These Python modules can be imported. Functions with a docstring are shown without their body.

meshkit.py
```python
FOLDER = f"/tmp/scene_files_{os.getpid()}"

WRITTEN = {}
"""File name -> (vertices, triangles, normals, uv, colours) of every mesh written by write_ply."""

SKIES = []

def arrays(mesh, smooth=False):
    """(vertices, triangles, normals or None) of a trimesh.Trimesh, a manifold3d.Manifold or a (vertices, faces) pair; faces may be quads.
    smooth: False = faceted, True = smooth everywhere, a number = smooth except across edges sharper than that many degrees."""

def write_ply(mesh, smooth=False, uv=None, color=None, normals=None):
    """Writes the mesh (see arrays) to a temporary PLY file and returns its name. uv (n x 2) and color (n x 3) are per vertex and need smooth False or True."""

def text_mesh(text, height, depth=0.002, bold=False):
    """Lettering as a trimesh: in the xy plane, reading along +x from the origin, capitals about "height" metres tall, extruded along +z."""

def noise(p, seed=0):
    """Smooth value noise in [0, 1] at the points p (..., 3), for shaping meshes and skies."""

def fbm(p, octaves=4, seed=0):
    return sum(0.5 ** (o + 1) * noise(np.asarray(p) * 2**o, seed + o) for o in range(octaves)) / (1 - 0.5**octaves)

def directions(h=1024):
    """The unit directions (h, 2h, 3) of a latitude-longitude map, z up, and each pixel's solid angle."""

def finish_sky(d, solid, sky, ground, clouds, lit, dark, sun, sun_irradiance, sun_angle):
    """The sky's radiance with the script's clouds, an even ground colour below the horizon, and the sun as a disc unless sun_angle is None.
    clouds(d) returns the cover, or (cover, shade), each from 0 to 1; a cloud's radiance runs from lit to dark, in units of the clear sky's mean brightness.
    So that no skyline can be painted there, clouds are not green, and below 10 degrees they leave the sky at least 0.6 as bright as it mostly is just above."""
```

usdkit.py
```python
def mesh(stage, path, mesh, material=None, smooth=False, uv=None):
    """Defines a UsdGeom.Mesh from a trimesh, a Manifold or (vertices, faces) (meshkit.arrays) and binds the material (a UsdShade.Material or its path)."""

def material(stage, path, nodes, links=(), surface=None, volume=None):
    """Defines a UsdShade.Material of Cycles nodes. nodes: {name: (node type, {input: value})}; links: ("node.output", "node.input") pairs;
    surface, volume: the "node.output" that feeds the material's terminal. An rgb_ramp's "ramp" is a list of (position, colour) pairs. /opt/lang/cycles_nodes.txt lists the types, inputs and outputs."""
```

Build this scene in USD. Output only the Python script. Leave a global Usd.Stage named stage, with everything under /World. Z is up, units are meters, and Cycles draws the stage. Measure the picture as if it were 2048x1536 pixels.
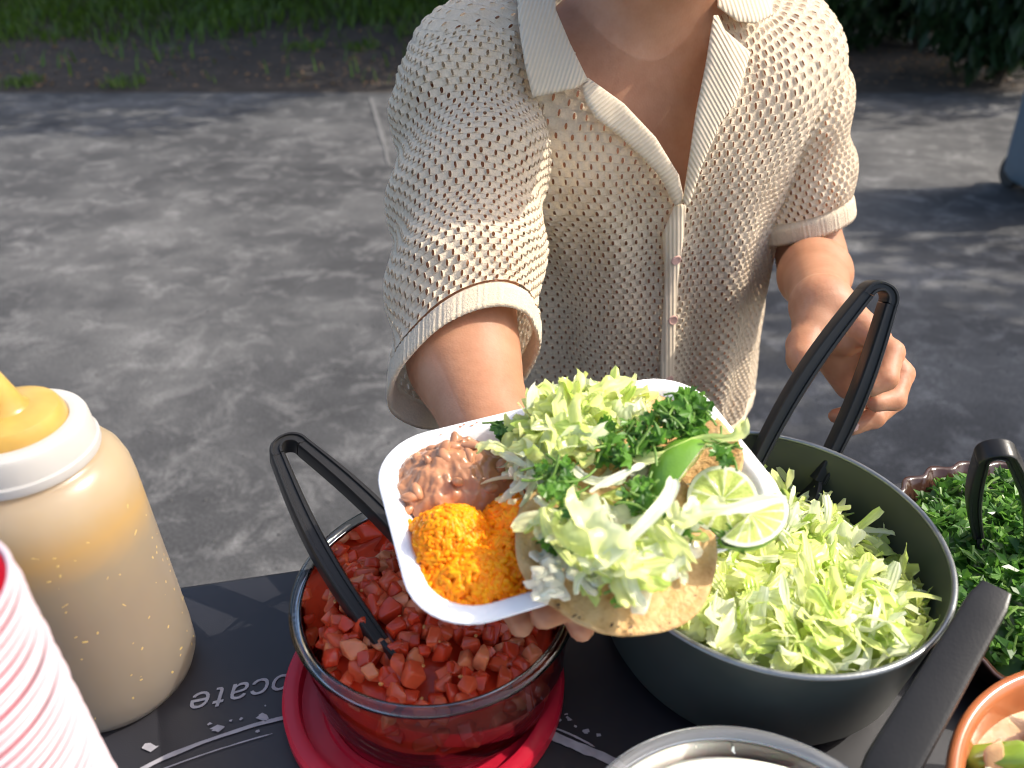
import math
import numpy as np
import trimesh
import usdkit
import meshkit
from scipy.ndimage import map_coordinates, gaussian_filter
from scipy.spatial import Delaunay
from pxr import Usd, UsdGeom, UsdLux, UsdShade, Gf, Sdf

stage = Usd.Stage.CreateInMemory()
UsdGeom.SetStageUpAxis(stage, UsdGeom.Tokens.z)
UsdGeom.SetStageMetersPerUnit(stage, 1.0)
W = UsdGeom.Xform.Define(stage, '/World')
stage.SetDefaultPrim(W.GetPrim())
UsdGeom.Scope.Define(stage, '/World/Looks')

# ------------------------------------------------------------------ camera, sky, sun, exposure
PITCH, CAMZ, FPX = math.radians(33.0), 1.46, 1538.0
EXPOSURE = 0.95
SUN = np.array([0.71, 0.14, 0.68]); SUN /= np.linalg.norm(SUN)
SUN_INTENSITY, SKY_STRENGTH = 0.70, 0.15
cam = UsdGeom.Camera.Define(stage, '/World/camera')
cam.CreateHorizontalApertureAttr(36.0)
cam.CreateVerticalApertureAttr(27.0)
cam.CreateFocalLengthAttr(36.0 * FPX / 2048)
cam.CreateClippingRangeAttr(Gf.Vec2f(0.02, 500))
cam.CreateExposureAttr(EXPOSURE)
cam.CreateFStopAttr(6.0)
cam.CreateFocusDistanceAttr(0.62)
cam.AddTranslateOp().Set(Gf.Vec3d(0, 0, CAMZ))
cam.AddRotateXOp().Set(90 - math.degrees(PITCH))

def MAT(name, nodes, links=(), surface=None, volume=None):
    return usdkit.material(stage, '/World/Looks/' + name, nodes, links, surface, volume)

dome = UsdLux.DomeLight.Define(stage, '/World/sky')
dome.GetPrim().SetCustomDataByKey('kind', 'structure')
el, rot = math.asin(SUN[2]), math.atan2(SUN[0], SUN[1])
sky_m = MAT('sky_look', {'s': ('sky_texture', {'sky_type': 'single_scattering', 'sun_disc': False, 'aerosol_density': 3.5, 'sun_elevation': el, 'sun_rotation': rot}),
                         'b': ('background_shader', {'strength': SKY_STRENGTH})}, [('s.color', 'b.color')], surface='b.background')
UsdShade.MaterialBindingAPI.Apply(dome.GetPrim()).Bind(sky_m)
sun = UsdLux.DistantLight.Define(stage, '/World/sun')
sun.CreateNormalizeAttr(True); sun.CreateIntensityAttr(SUN_INTENSITY); sun.CreateAngleAttr(0.53)
sun.CreateColorAttr(Gf.Vec3f(1.0, 0.93, 0.82))
qz = Gf.Rotation(Gf.Vec3d(0, 0, 1), Gf.Vec3d(*map(float, SUN)))
sun.AddTransformOp().Set(Gf.Matrix4d().SetRotate(qz))

# ------------------------------------------------------------------ helpers
CO = np.array([0, 0, CAMZ])
FW = np.array([0, math.cos(PITCH), -math.sin(PITCH)]); UP = np.array([0, math.sin(PITCH), math.cos(PITCH)]); RT = np.array([1.0, 0, 0])
def ray(x, y):
    return FW + (x - 1024) / FPX * RT - (y - 768) / FPX * UP
def at_z(x, y, z):
    r = ray(x, y); return CO + r * (z - CAMZ) / r[2]
def at_y(x, y, Y):
    r = ray(x, y); return CO + r * Y / r[1]
def at_plane(x, y, o, n):
    r = ray(x, y); return CO + r * (np.dot(o - CO, n) / np.dot(r, n))
def proj(P):
    d = np.asarray(P) - CO; w = d @ FW
    return np.stack([1024 + FPX * (d @ RT) / w, 768 - FPX * (d @ UP) / w], -1)

counts = {}
def numbered(parent, name):
    k = counts.get((parent, name), 0); counts[(parent, name)] = k + 1
    return f'{parent}/{name}' if k == 0 else f'{parent}/{name}_{k:03d}'
def tag(prim, label=None, cat=None, group=None, kind=None):
    for k, v in (('label', label), ('category', cat), ('group', group), ('kind', kind)):
        if v: prim.SetCustomDataByKey(k, v)
    return prim
class Thing:
    def __init__(s, path, base): s.path, s.base = path, np.asarray(base, float)
def thing(name, label, cat, base, group=None):
    p = numbered('/World', name)
    x = UsdGeom.Xform.Define(stage, p); x.AddTranslateOp().Set(Gf.Vec3d(*map(float, base)))
    tag(x.GetPrim(), label, cat, group)
    return Thing(p, base)
def part(t, name, mesh, mat, smooth=30, uv=None, label=None, kind=None):
    """mesh in world coordinates; becomes a child of the thing or part t"""
    if hasattr(mesh, 'vertices'): mesh = (np.array(mesh.vertices), np.array(mesh.faces))
    v, f = np.asarray(mesh[0], float) - t.base, np.asarray(mesh[1])
    use, inv = np.unique(f, return_inverse=True)
    if len(use) < len(v):
        v, f = v[use], inv.reshape(f.shape); uv = None if uv is None else np.asarray(uv)[use]
    p = numbered(t.path, name)
    m = usdkit.mesh(stage, p, (v, f), mat, smooth, uv)
    tag(m.GetPrim(), label, kind=kind)
    return Thing(p, t.base)
def single(name, mesh, mat, label=None, cat=None, group=None, kind=None, smooth=30, uv=None):
    if hasattr(mesh, 'vertices'): mesh = (np.array(mesh.vertices), np.array(mesh.faces))
    p = numbered('/World', name)
    m = usdkit.mesh(stage, p, mesh, mat, smooth, uv)
    tag(m.GetPrim(), label, cat, group, kind)
    return Thing(p, (0, 0, 0))
def join(ms):
    V, F, n = [], [], 0
    for v, f in ms:
        V.append(v); F.append(np.asarray(f) + n); n += len(v)
    return np.concatenate(V), np.concatenate(F)
def tri(q):
    q = np.asarray(q); return np.vstack([q[:, [0, 1, 2]], q[:, [0, 2, 3]]])
def grid_faces(n, m, wrap_n=False, wrap_m=False):
    i, j = np.meshgrid(np.arange(n if wrap_n else n - 1), np.arange(m if wrap_m else m - 1), indexing='ij')
    i2, j2 = (i + 1) % n, (j + 1) % m
    return tri(np.stack([i * m + j, i2 * m + j, i2 * m + j2, i * m + j2], -1).reshape(-1, 4))
def revolve(prof, c, n=64, wob=None):
    """prof: (r, z) list, open or closed; about the vertical through c"""
    prof = np.asarray(prof, float); a = np.arange(n) * 2 * np.pi / n
    r = prof[:, 0][:, None] * (1 if wob is None else wob(prof[:, 1][:, None], a[None]))
    v = np.stack([r * np.cos(a), r * np.sin(a), np.broadcast_to(prof[:, 1][:, None], (len(prof), n))], -1).reshape(-1, 3)
    f = grid_faces(len(prof), n, wrap_m=True)[:, ::-1]
    v, f = v + np.asarray(c), f
    return v, f
def tube(P, R, n=12, cap=True):
    P = np.asarray(P, float); R = np.broadcast_to(R, (len(P),))
    T = np.gradient(P, axis=0); T /= np.linalg.norm(T, axis=1, keepdims=True)
    a = np.cross(T[0], [0, 0, 1.0] if abs(T[0, 2]) < .9 else [1.0, 0, 0]); A = []
    for t in T:
        a = a - t * (a @ t); a = a / np.linalg.norm(a); A.append(a)
    A = np.array(A); B = np.cross(T, A); th = np.arange(n) * 2 * np.pi / n
    v = P[:, None] + R[:, None, None] * (np.cos(th)[None, :, None] * A[:, None] + np.sin(th)[None, :, None] * B[:, None])
    f = grid_faces(len(P), n, wrap_m=True)
    v = v.reshape(-1, 3)
    if cap:
        k = len(v); v = np.vstack([v, P[0], P[-1]])
        i = np.arange(n); j = (i + 1) % n; o = (len(P) - 1) * n
        f = np.vstack([f, np.stack([np.full(n, k), i, j], 1), np.stack([np.full(n, k + 1), o + j, o + i], 1)])
    return v, f
def spline(pts, n):
    from scipy.interpolate import CubicSpline
    pts = np.asarray(pts, float); s = np.r_[0, np.cumsum(np.linalg.norm(np.diff(pts, axis=0), axis=1))]
    return CubicSpline(s, pts)(np.linspace(0, s[-1], n))
def rbox(size, c, R=None, bev=.002):
    import manifold3d as m3
    h = np.asarray(size, float) / 2 - bev
    v = np.array([[sx * h[0] + dx, sy * h[1] + dy, sz * h[2] + dz] for sx in (-1, 1) for sy in (-1, 1) for sz in (-1, 1)
                  for dx, dy, dz in ((sx * bev, 0, 0), (0, sy * bev, 0), (0, 0, sz * bev))])
    m = trimesh.convex.convex_hull(v)
    v = np.array(m.vertices)
    if R is not None: v = v @ np.asarray(R).T
    return v + np.asarray(c), np.array(m.faces)
def unit(v): v = np.asarray(v, float); return v / np.linalg.norm(v)
def rotz(a): c, s = math.cos(a), math.sin(a); return np.array([[c, -s, 0], [s, c, 0], [0, 0, 1.0]])
def frame(z, x=None):
    z = unit(z); x = np.array([1.0, 0, 0]) if x is None else np.asarray(x, float)
    if abs(z @ unit(x)) > .98: x = np.array([0, 1.0, 0])
    y = unit(np.cross(z, x)); return np.stack([np.cross(y, z), y, z], 1)
def rand_rot(rng):
    q = rng.normal(size=4); q /= np.linalg.norm(q); a, b, c, d = q
    return np.array([[1 - 2 * (c * c + d * d), 2 * (b * c - a * d), 2 * (b * d + a * c)], [2 * (b * c + a * d), 1 - 2 * (b * b + d * d), 2 * (c * d - a * b)], [2 * (b * d - a * c), 2 * (c * d + a * b), 1 - 2 * (b * b + c * c)]])
def inside(poly, P):
    poly = np.asarray(poly, float); x, y = P[..., 0], P[..., 1]; r = np.zeros(x.shape, bool)
    for (x0, y0), (x1, y1) in zip(poly, np.roll(poly, -1, 0)):
        with np.errstate(divide='ignore', invalid='ignore'):
            r ^= ((y0 > y) != (y1 > y)) & (x < (x1 - x0) * (y - y0) / (y1 - y0 + 1e-12) + x0)
    return r

# ---- signed distance modelling
def s_cone(a, b, ra, rb):
    a, b = np.asarray(a, float), np.asarray(b, float); ba = b - a; l2 = ba @ ba; rr = ra - rb; a2 = l2 - rr * rr; il2 = 1 / l2
    def f(p):
        pa = p - a; y = pa @ ba; z = y - l2; w = pa * l2 - y[..., None] * ba; x2 = np.einsum('...i,...i', w, w); y2 = y * y * l2; z2 = z * z * l2
        k = np.sign(rr) * rr * rr * x2
        return np.where(np.sign(z) * a2 * z2 > k, np.sqrt(x2 + z2) * il2 - rb, np.where(np.sign(y) * a2 * y2 < k, np.sqrt(x2 + y2) * il2 - ra, (np.sqrt(np.maximum(x2 * a2 * il2, 0)) + y * rr) * il2 - ra))
    return f
def s_ell(c, r, R=None):
    c, r = np.asarray(c, float), np.asarray(r, float)
    def f(p):
        q = p - c
        if R is not None: q = q @ R
        k0 = np.linalg.norm(q / r, axis=-1); k1 = np.linalg.norm(q / r / r, axis=-1) + 1e-9
        return k0 * (k0 - 1) / k1
    return f
def smin(a, b, k):
    h = np.maximum(k - np.abs(a - b), 0) / k; return np.minimum(a, b) - h * h * k / 4
def smax(a, b, k): return -smin(-a, -b, k)
def s_union(fs, k):
    def f(p):
        d = fs[0](p)
        for g in fs[1:]: d = smin(d, g(p), k)
        return d
    return f
def grad(f, p, e=5e-4):
    g = np.stack([f(p + e * d) - f(p - e * d) for d in np.eye(3)], -1)
    return g / (np.linalg.norm(g, axis=-1, keepdims=True) + 1e-12)
def nets(f, lo, hi, h, B=8, snap=2):
    """surface nets over a sparse grid"""
    lo = np.asarray(lo, float); n = np.ceil((np.asarray(hi) - lo) / (h * B)).astype(int)
    ijk = np.stack(np.meshgrid(*[np.arange(k) for k in n], indexing='ij'), -1).reshape(-1, 3)
    keep = np.abs(f(lo + (ijk + .5) * B * h)) < B * h * 1.15
    ijk = ijk[keep]; r = np.arange(B + 1); off = np.stack(np.meshgrid(r, r, r, indexing='ij'), -1)
    cells, verts, signs = [], [], []
    corner = np.array([[a, b, c] for a in (0, 1) for b in (0, 1) for c in (0, 1)])
    edges = [(a, b) for a in range(8) for b in range(a + 1, 8) if abs(corner[a] - corner[b]).sum() == 1]
    for s in range(0, len(ijk), 400):
        blk = ijk[s:s + 400]
        g = blk[:, None, None, None] * B + off
        d = f(lo + g * h)
        c8 = np.stack([d[:, a:B + a, b:B + b, c:B + c] for a, b, c in corner], -1)
        act = (c8.min(-1) < 0) & (c8.max(-1) >= 0)
        c8 = c8[act]; gi = g[:, :B, :B, :B][act]
        acc = np.zeros((len(c8), 3)); num = np.zeros(len(c8))
        for a, b in edges:
            x = (c8[:, a] < 0) != (c8[:, b] < 0)
            t = np.where(x, c8[:, a] / np.where(x, c8[:, a] - c8[:, b], 1), 0)
            acc += np.where(x[:, None], corner[a] + t[:, None] * (corner[b] - corner[a]), 0); num += x
        cells.append(gi); verts.append(lo + (gi + acc / num[:, None]) * h); signs.append(c8 < 0)
    cells, verts, signs = np.concatenate(cells), np.concatenate(verts), np.concatenate(signs)
    N = n * B + 2
    key = (cells[:, 0] * N[1] + cells[:, 1]) * N[2] + cells[:, 2]
    order = np.argsort(key); ks = key[order]
    def find(c):
        k = (c[:, 0] * N[1] + c[:, 1]) * N[2] + c[:, 2]; q = np.clip(np.searchsorted(ks, k), 0, len(ks) - 1)
        return np.where(ks[q] == k, order[q], -1)
    F = []
    for ax, far in ((0, 4), (1, 2), (2, 1)):
        x = signs[:, 0] != signs[:, far]; c = cells[x]; u, w = (ax + 1) % 3, (ax + 2) % 3
        du, dw = np.eye(3, dtype=int)[u], np.eye(3, dtype=int)[w]
        q = np.stack([find(c), find(c - du), find(c - du - dw), find(c - dw)], 1)
        flip = signs[x][:, 0]
        ok = (q >= 0).all(1); q, flip = q[ok], flip[ok]
        q[~flip] = q[~flip][:, ::-1]
        F.append(q)
    for _ in range(snap):
        verts = verts - grad(f, verts) * f(verts)[:, None]
    return verts, tri(np.concatenate(F))
def march(f, o, d, t0=0.0, t1=2.0, it=70):
    """first crossing along rays"""
    t = np.full(d.shape[:-1], t0, float)
    for _ in range(it):
        t = np.minimum(t + f(o + d * t[..., None]) * .85, t1)
    return t
def march_out(f, o, d, t1=.4, it=24):
    a, b = np.zeros(d.shape[:-1]), np.full(d.shape[:-1], t1)
    for _ in range(it):
        m = (a + b) / 2; neg = f(o + d * m[..., None]) < 0
        a, b = np.where(neg, m, a), np.where(neg, b, m)
    return a

# ------------------------------------------------------------------ materials
def PM(name, color, rough=.5, **kw):
    """plain principled with a slight noise in tone and a fine bump"""
    amp = kw.pop('amp', .12); sc = kw.pop('scale', 40.); bump = kw.pop('bump', .15); bs = kw.pop('bscale', 300.); dist = kw.pop('dist', .001)
    c = np.asarray(color, float)
    nodes = {'g': ('texture_coordinate', {}), 'n': ('noise_texture', {'scale': sc, 'detail': 4.}),
             'r': ('rgb_ramp', {'ramp': [(.25, tuple(c * (1 - amp))), (.75, tuple(np.minimum(c * (1 + amp), 1)))]}),
             'n2': ('noise_texture', {'scale': bs, 'detail': 3.}), 'b': ('bump', {'strength': bump, 'distance': dist}),
             'p': ('principled_bsdf', {'roughness': rough, **kw})}
    return MAT(name, nodes, [('g.object', 'n.vector'), ('g.object', 'n2.vector'), ('n.fac', 'r.fac'), ('r.color', 'p.base_color'), ('n2.fac', 'b.height'), ('b.normal', 'p.normal')], 'p.BSDF')

M = {}
M['skin'] = MAT('skin', {'g': ('texture_coordinate', {}), 'n': ('noise_texture', {'scale': 34., 'detail': 8., 'roughness': .7}),
    'r': ('rgb_ramp', {'ramp': [(.3, (.335, .150, .078)), (.5, (.385, .185, .102)), (.7, (.425, .215, .125))]}), 'n2': ('voronoi_texture', {'scale': 520.}), 'b': ('bump', {'strength': .12, 'distance': .0006}),
    'p': ('principled_bsdf', {'roughness': .52, 'subsurface_weight': .25, 'subsurface_radius': (1., .35, .2), 'subsurface_scale': .004, 'specular_ior_level': .3})},
    [('g.object', 'n.vector'), ('g.object', 'n2.vector'), ('n.fac', 'r.fac'), ('r.color', 'p.base_color'), ('n2.distance', 'b.height'), ('b.normal', 'p.normal')], 'p.BSDF')
def cloth_mat(name, col, bscale, bump, trans=.18):
    c = np.asarray(col)
    return MAT(name, {'g': ('texture_coordinate', {}), 'n': ('noise_texture', {'scale': bscale, 'detail': 4., 'roughness': .65}),
        'r': ('rgb_ramp', {'ramp': [(.25, tuple(c * .86)), (.7, tuple(np.minimum(c * 1.06, .9)))]}), 'b': ('bump', {'strength': bump, 'distance': .0015}),
        'p': ('principled_bsdf', {'roughness': .9, 'sheen_weight': .25, 'specular_ior_level': .15}), 't': ('translucent_bsdf', {'color': tuple(c)}), 'x': ('mix_closure', {'fac': trans})},
        [('g.object', 'n.vector'), ('n.fac', 'r.fac'), ('r.color', 'p.base_color'), ('n.fac', 'b.height'), ('b.normal', 'p.normal'), ('p.BSDF', 'x.closure1'), ('t.BSDF', 'x.closure2')], 'x.closure')
M['knit'] = cloth_mat('cream_knit', (.77, .645, .475), 520., .75)
M['rib'] = MAT('cream_rib', {'u': ('uvmap', {'attribute': 'st'}), 'w': ('wave_texture', {'wave_type': 'bands', 'bands_direction': 'x', 'scale': 8., 'distortion': .6, 'detail': 2.}), 'b': ('bump', {'strength': .5, 'distance': .0012}),
    'r': ('rgb_ramp', {'ramp': [(0., (.68, .57, .42)), (1., (.78, .66, .50))]}), 'p': ('principled_bsdf', {'roughness': .9, 'sheen_weight': .2, 'specular_ior_level': .15}), 't': ('translucent_bsdf', {'color': (.78, .70, .58)}), 'x': ('mix_closure', {'fac': .15})},
    [('u.UV', 'w.vector'), ('w.fac', 'b.height'), ('w.fac', 'r.fac'), ('r.color', 'p.base_color'), ('b.normal', 'p.normal'), ('p.BSDF', 'x.closure1'), ('t.BSDF', 'x.closure2')], 'x.closure')
M['trousers'] = PM('dark_trousers', (.035, .04, .06), .85, bscale=900.)
M['shoe'] = PM('shoe_leather', (.03, .028, .027), .5)
M['hair'] = PM('dark_hair', (.016, .010, .007), .75, scale=200.)
M['eye'] = PM('eye_white', (.7, .68, .65), .2, bump=0.)
M['iris'] = PM('iris_brown', (.04, .02, .01), .15, bump=0.)
M['lip'] = PM('lip', (.38, .14, .12), .45)
M['nail'] = PM('nail', (.62, .38, .31), .25, amp=.04, bump=.02)
M['black'] = PM('black_plastic', (.011, .0105, .010), .36, amp=.15, bump=.1, bscale=500., specular_ior_level=.35)
M['foam'] = MAT('foam', {'g': ('texture_coordinate', {}), 'v': ('voronoi_texture', {'scale': 420.}), 'b': ('bump', {'strength': .18, 'distance': .0006}),
    'p': ('principled_bsdf', {'base_color': (.86, .86, .865), 'roughness': .38, 'subsurface_weight': .2, 'subsurface_scale': .003, 'subsurface_radius': (1., 1., 1.)})},
    [('g.object', 'v.vector'), ('v.distance', 'b.height'), ('b.normal', 'p.normal')], 'p.BSDF')
M['pot'] = PM('pot_enamel', (.022, .026, .022), .42, amp=.15, bump=.12, bscale=900.)
M['potrim'] = PM('pot_rim_steel', (.22, .23, .23), .32, metallic=.8)
M['terracotta'] = PM('terracotta_glaze', (.40, .125, .045), .22, amp=.22, scale=25., bump=.1, bscale=90.)
M['browndish'] = PM('brown_glaze', (.035, .015, .010), .18, amp=.3, scale=18., bump=.1, bscale=60.)
M['redplastic'] = PM('red_plastic', (.42, .010, .028), .3, amp=.06, bump=.03)
M['tabletop'] = PM('table_plastic', (.5, .5, .48), .6)
M['steel'] = PM('grey_steel', (.32, .33, .34), .4, metallic=.7)
M['cloth'] = PM('black_vinyl_cloth', (.017, .017, .021), .46, amp=.25, scale=14., bump=.25, bscale=1300., dist=.0004)
M['print'] = PM('white_print', (.30, .29, .31), .6, amp=.2, scale=120., bump=.0)
M['cream'] = PM('sour_cream', (.80, .77, .66), .3, amp=.03, scale=20., bump=.3, bscale=35., dist=.002, subsurface_weight=.2, subsurface_scale=.004)
def glassy(name, tint, rough=.03, haze=0.):
    n = {'f': ('fresnel', {'IOR': 1.5}), 't': ('transparent_bsdf', {'color': tint}), 'g': ('glossy_bsdf', {'color': (1, 1, 1), 'roughness': rough}), 'x': ('mix_closure', {})}
    return MAT(name, n, [('f.fac', 'x.fac'), ('t.BSDF', 'x.closure1'), ('g.BSDF', 'x.closure2')], 'x.closure')
M['glass'] = glassy('clear_glass', (.90, .90, .905))
M['glassrim'] = glassy('glass_rim', (.72, .74, .75), .05)
M['asphalt'] = MAT('asphalt', {'g': ('geometry', {}), 'm': ('mapping', {'scale': (1.1, 1.25, 1.)}),
    'n1': ('noise_texture', {'scale': .8, 'detail': 9., 'roughness': .66}), 'r1': ('rgb_ramp', {'ramp': [(.32, (.030, .0305, .032)), (.48, (.060, .060, .061)), (.60, (.100, .099, .098)), (.76, (.18, .177, .173))]}),
    'm2': ('mapping', {'scale': (3.0, 3.4, 1.), 'rotation': (0, 0, .35)}), 'n2': ('noise_texture', {'scale': 1.7, 'detail': 9., 'roughness': .75, 'distortion': .6}), 'r2': ('rgb_ramp', {'ramp': [(.50, (0, 0, 0)), (.66, (.28, .28, .28)), (.8, (.9, .9, .9))]}),
    'x': ('mix_color', {'b': (.38, .37, .36)}), 'n3': ('noise_texture', {'scale': 130., 'detail': 5., 'roughness': .8}), 'r3': ('rgb_ramp', {'ramp': [(.30, (.45, .45, .45)), (.5, (.95, .95, .95)), (.66, (1.7, 1.7, 1.7))]}),
    'y': ('mix_color', {'blend_type': 'multiply', 'fac': 1., 'use_clamp': False}), 'b': ('bump', {'strength': .5, 'distance': .006}), 'p': ('principled_bsdf', {'roughness': .85, 'specular_ior_level': .3})},
    [('g.position', 'm.vector'), ('g.position', 'm2.vector'), ('m.vector', 'n1.vector'), ('m2.vector', 'n2.vector'), ('g.position', 'n3.vector'), ('n1.fac', 'r1.fac'), ('n2.fac', 'r2.fac'), ('r2.color', 'x.fac'),
     ('r1.color', 'x.a'), ('n3.fac', 'r3.fac'), ('x.result', 'y.a'), ('r3.color', 'y.b'), ('y.result', 'p.base_color'), ('n3.fac', 'b.height'), ('b.normal', 'p.normal')], 'p.BSDF')
M['crack'] = PM('worn_white_paint', (.14, .137, .133), .8, amp=.4, scale=60.)
M['dirt'] = MAT('dirt', {'g': ('geometry', {}), 'n': ('noise_texture', {'scale': 5., 'detail': 9., 'roughness': .75}), 'r': ('rgb_ramp', {'ramp': [(.3, (.022, .017, .013)), (.55, (.048, .037, .028)), (.72, (.10, .08, .06))]}),
    'b': ('bump', {'strength': .8, 'distance': .03}), 'p': ('principled_bsdf', {'roughness': .95})}, [('g.position', 'n.vector'), ('n.fac', 'r.fac'), ('r.color', 'p.base_color'), ('n.fac', 'b.height'), ('b.normal', 'p.normal')], 'p.BSDF')
def leafmat(name, c0, c1, tr=.35, rough=.45, spec=.4):
    return MAT(name, {'i': ('geometry', {}), 'r': ('rgb_ramp', {'ramp': [(0., c0), (1., c1)]}), 'p': ('principled_bsdf', {'roughness': rough, 'specular_ior_level': spec}), 't': ('translucent_bsdf', {}), 'x': ('mix_closure', {'fac': tr})},
        [('i.random_per_island', 'r.fac'), ('r.color', 'p.base_color'), ('r.color', 't.color'), ('p.BSDF', 'x.closure1'), ('t.BSDF', 'x.closure2')], 'x.closure')
M['grass'] = leafmat('grass_blade', (.07, .13, .015), (.15, .25, .035))
M['leaf'] = leafmat('shrub_leaf', (.018, .045, .014), (.06, .12, .04))
M['treeleaf'] = leafmat('tree_leaf', (.03, .07, .015), (.07, .13, .03))
M['deadleaf'] = leafmat('fallen_leaf', (.20, .12, .06), (.36, .27, .16), .1)
M['bark'] = PM('bark', (.09, .065, .045), .9, amp=.4, scale=30., bump=.6, bscale=60., dist=.01)
M['rock'] = PM('rock', (.20, .15, .11), .9, amp=.3, scale=12., bump=.5, bscale=30., dist=.01)
M['bin'] = PM('bin_plastic', (.075, .105, .13), .5, amp=.1, bump=.1)
M['wheel'] = PM('wheel_rubber', (.02, .02, .02), .7)
M['palemetal'] = PM('pale_metal', (.42, .43, .42), .4, metallic=.3)

# ------------------------------------------------------------------ ground
rng = np.random.default_rng(7)
def sheet_grid(x0, x1, y0, y1, nx, ny, zf):
    X, Y = np.meshgrid(np.linspace(x0, x1, nx), np.linspace(y0, y1, ny), indexing='ij')
    return np.stack([X, Y, zf(X, Y)], -1).reshape(-1, 3), grid_faces(nx, ny)
YE = 6.72
single('parking_lot', sheet_grid(-60, 60, -40, YE + .02, 60, 60, lambda x, y: 0 * x), M['asphalt'], kind='structure', smooth=False)
def bank(x, y):
    d = np.maximum(y - YE, 0)
    e = np.where(x < 1.2, 1., .35) * .5 + .5
    h = .02 * np.minimum(d / .3, 1) + .05 * np.maximum(d - .25, 0) * (d < 40)
    n = meshkit.fbm(np.stack([x * .8, y * .8, 0 * x], -1), 4, 3) - .5
    n2 = meshkit.fbm(np.stack([x * 5, y * 5, 0 * x], -1), 3, 5) - .5
    lf = 1 / (1 + np.exp((x + .2) * 3))
    return h + .012 - .012 * (d < .01) + (.25 * n + .05 * n2) * np.minimum(d / 1.5, 1) + lf * .28 * np.maximum(d - 2.0, 0) * np.exp(-np.maximum(d - 9, 0) * .2)
single('dirt_verge', sheet_grid(-30, 30, YE, YE + 50, 220, 180, bank), M['dirt'], kind='structure', smooth=True)
single('far_ground', sheet_grid(-160, 160, -140, 200, 8, 8, lambda x, y: 0 * x - .03), M['dirt'], kind='structure', smooth=False)
pl = []
for (a, b, w) in (((742, 195), (768, 285), .035), ((768, 285), (778, 330), .02)):
    A, B_ = at_z(*a, .006), at_z(*b, .006); d = unit(B_ - A); nrm = np.array([-d[1], d[0], 0]) * w / 2; k = 14
    t = np.linspace(0, 1, k)[:, None]; L = A + t * (B_ - A); jit = rng.normal(size=(k, 1)) * .15 + 1
    pl.append((np.vstack([L + nrm * jit, L - nrm * jit]), grid_faces(2, k)))
single('painted_line', join(pl), M['crack'], kind='structure', smooth=False)

gr = []
for i in range(1300):
    yy = 1.0 + 5.6 * rng.uniform() ** .8; q = np.array([rng.uniform(-1, 1) * .72 * (yy + .6), yy, 0.]); v, f = rbox(np.array([1, .8, .6]) * rng.uniform(.002, .0075), q + [0, 0, .0015], rand_rot(rng), .0004); gr.append((v, f))
M['grit'] = leafmat('grit', (.10, .098, .095), (.36, .35, .33), .0, .9, .2)
single('grit', join(gr), M['grit'], 'loose pale grit scattered on the asphalt', 'grit', kind='stuff', smooth=False)
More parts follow.
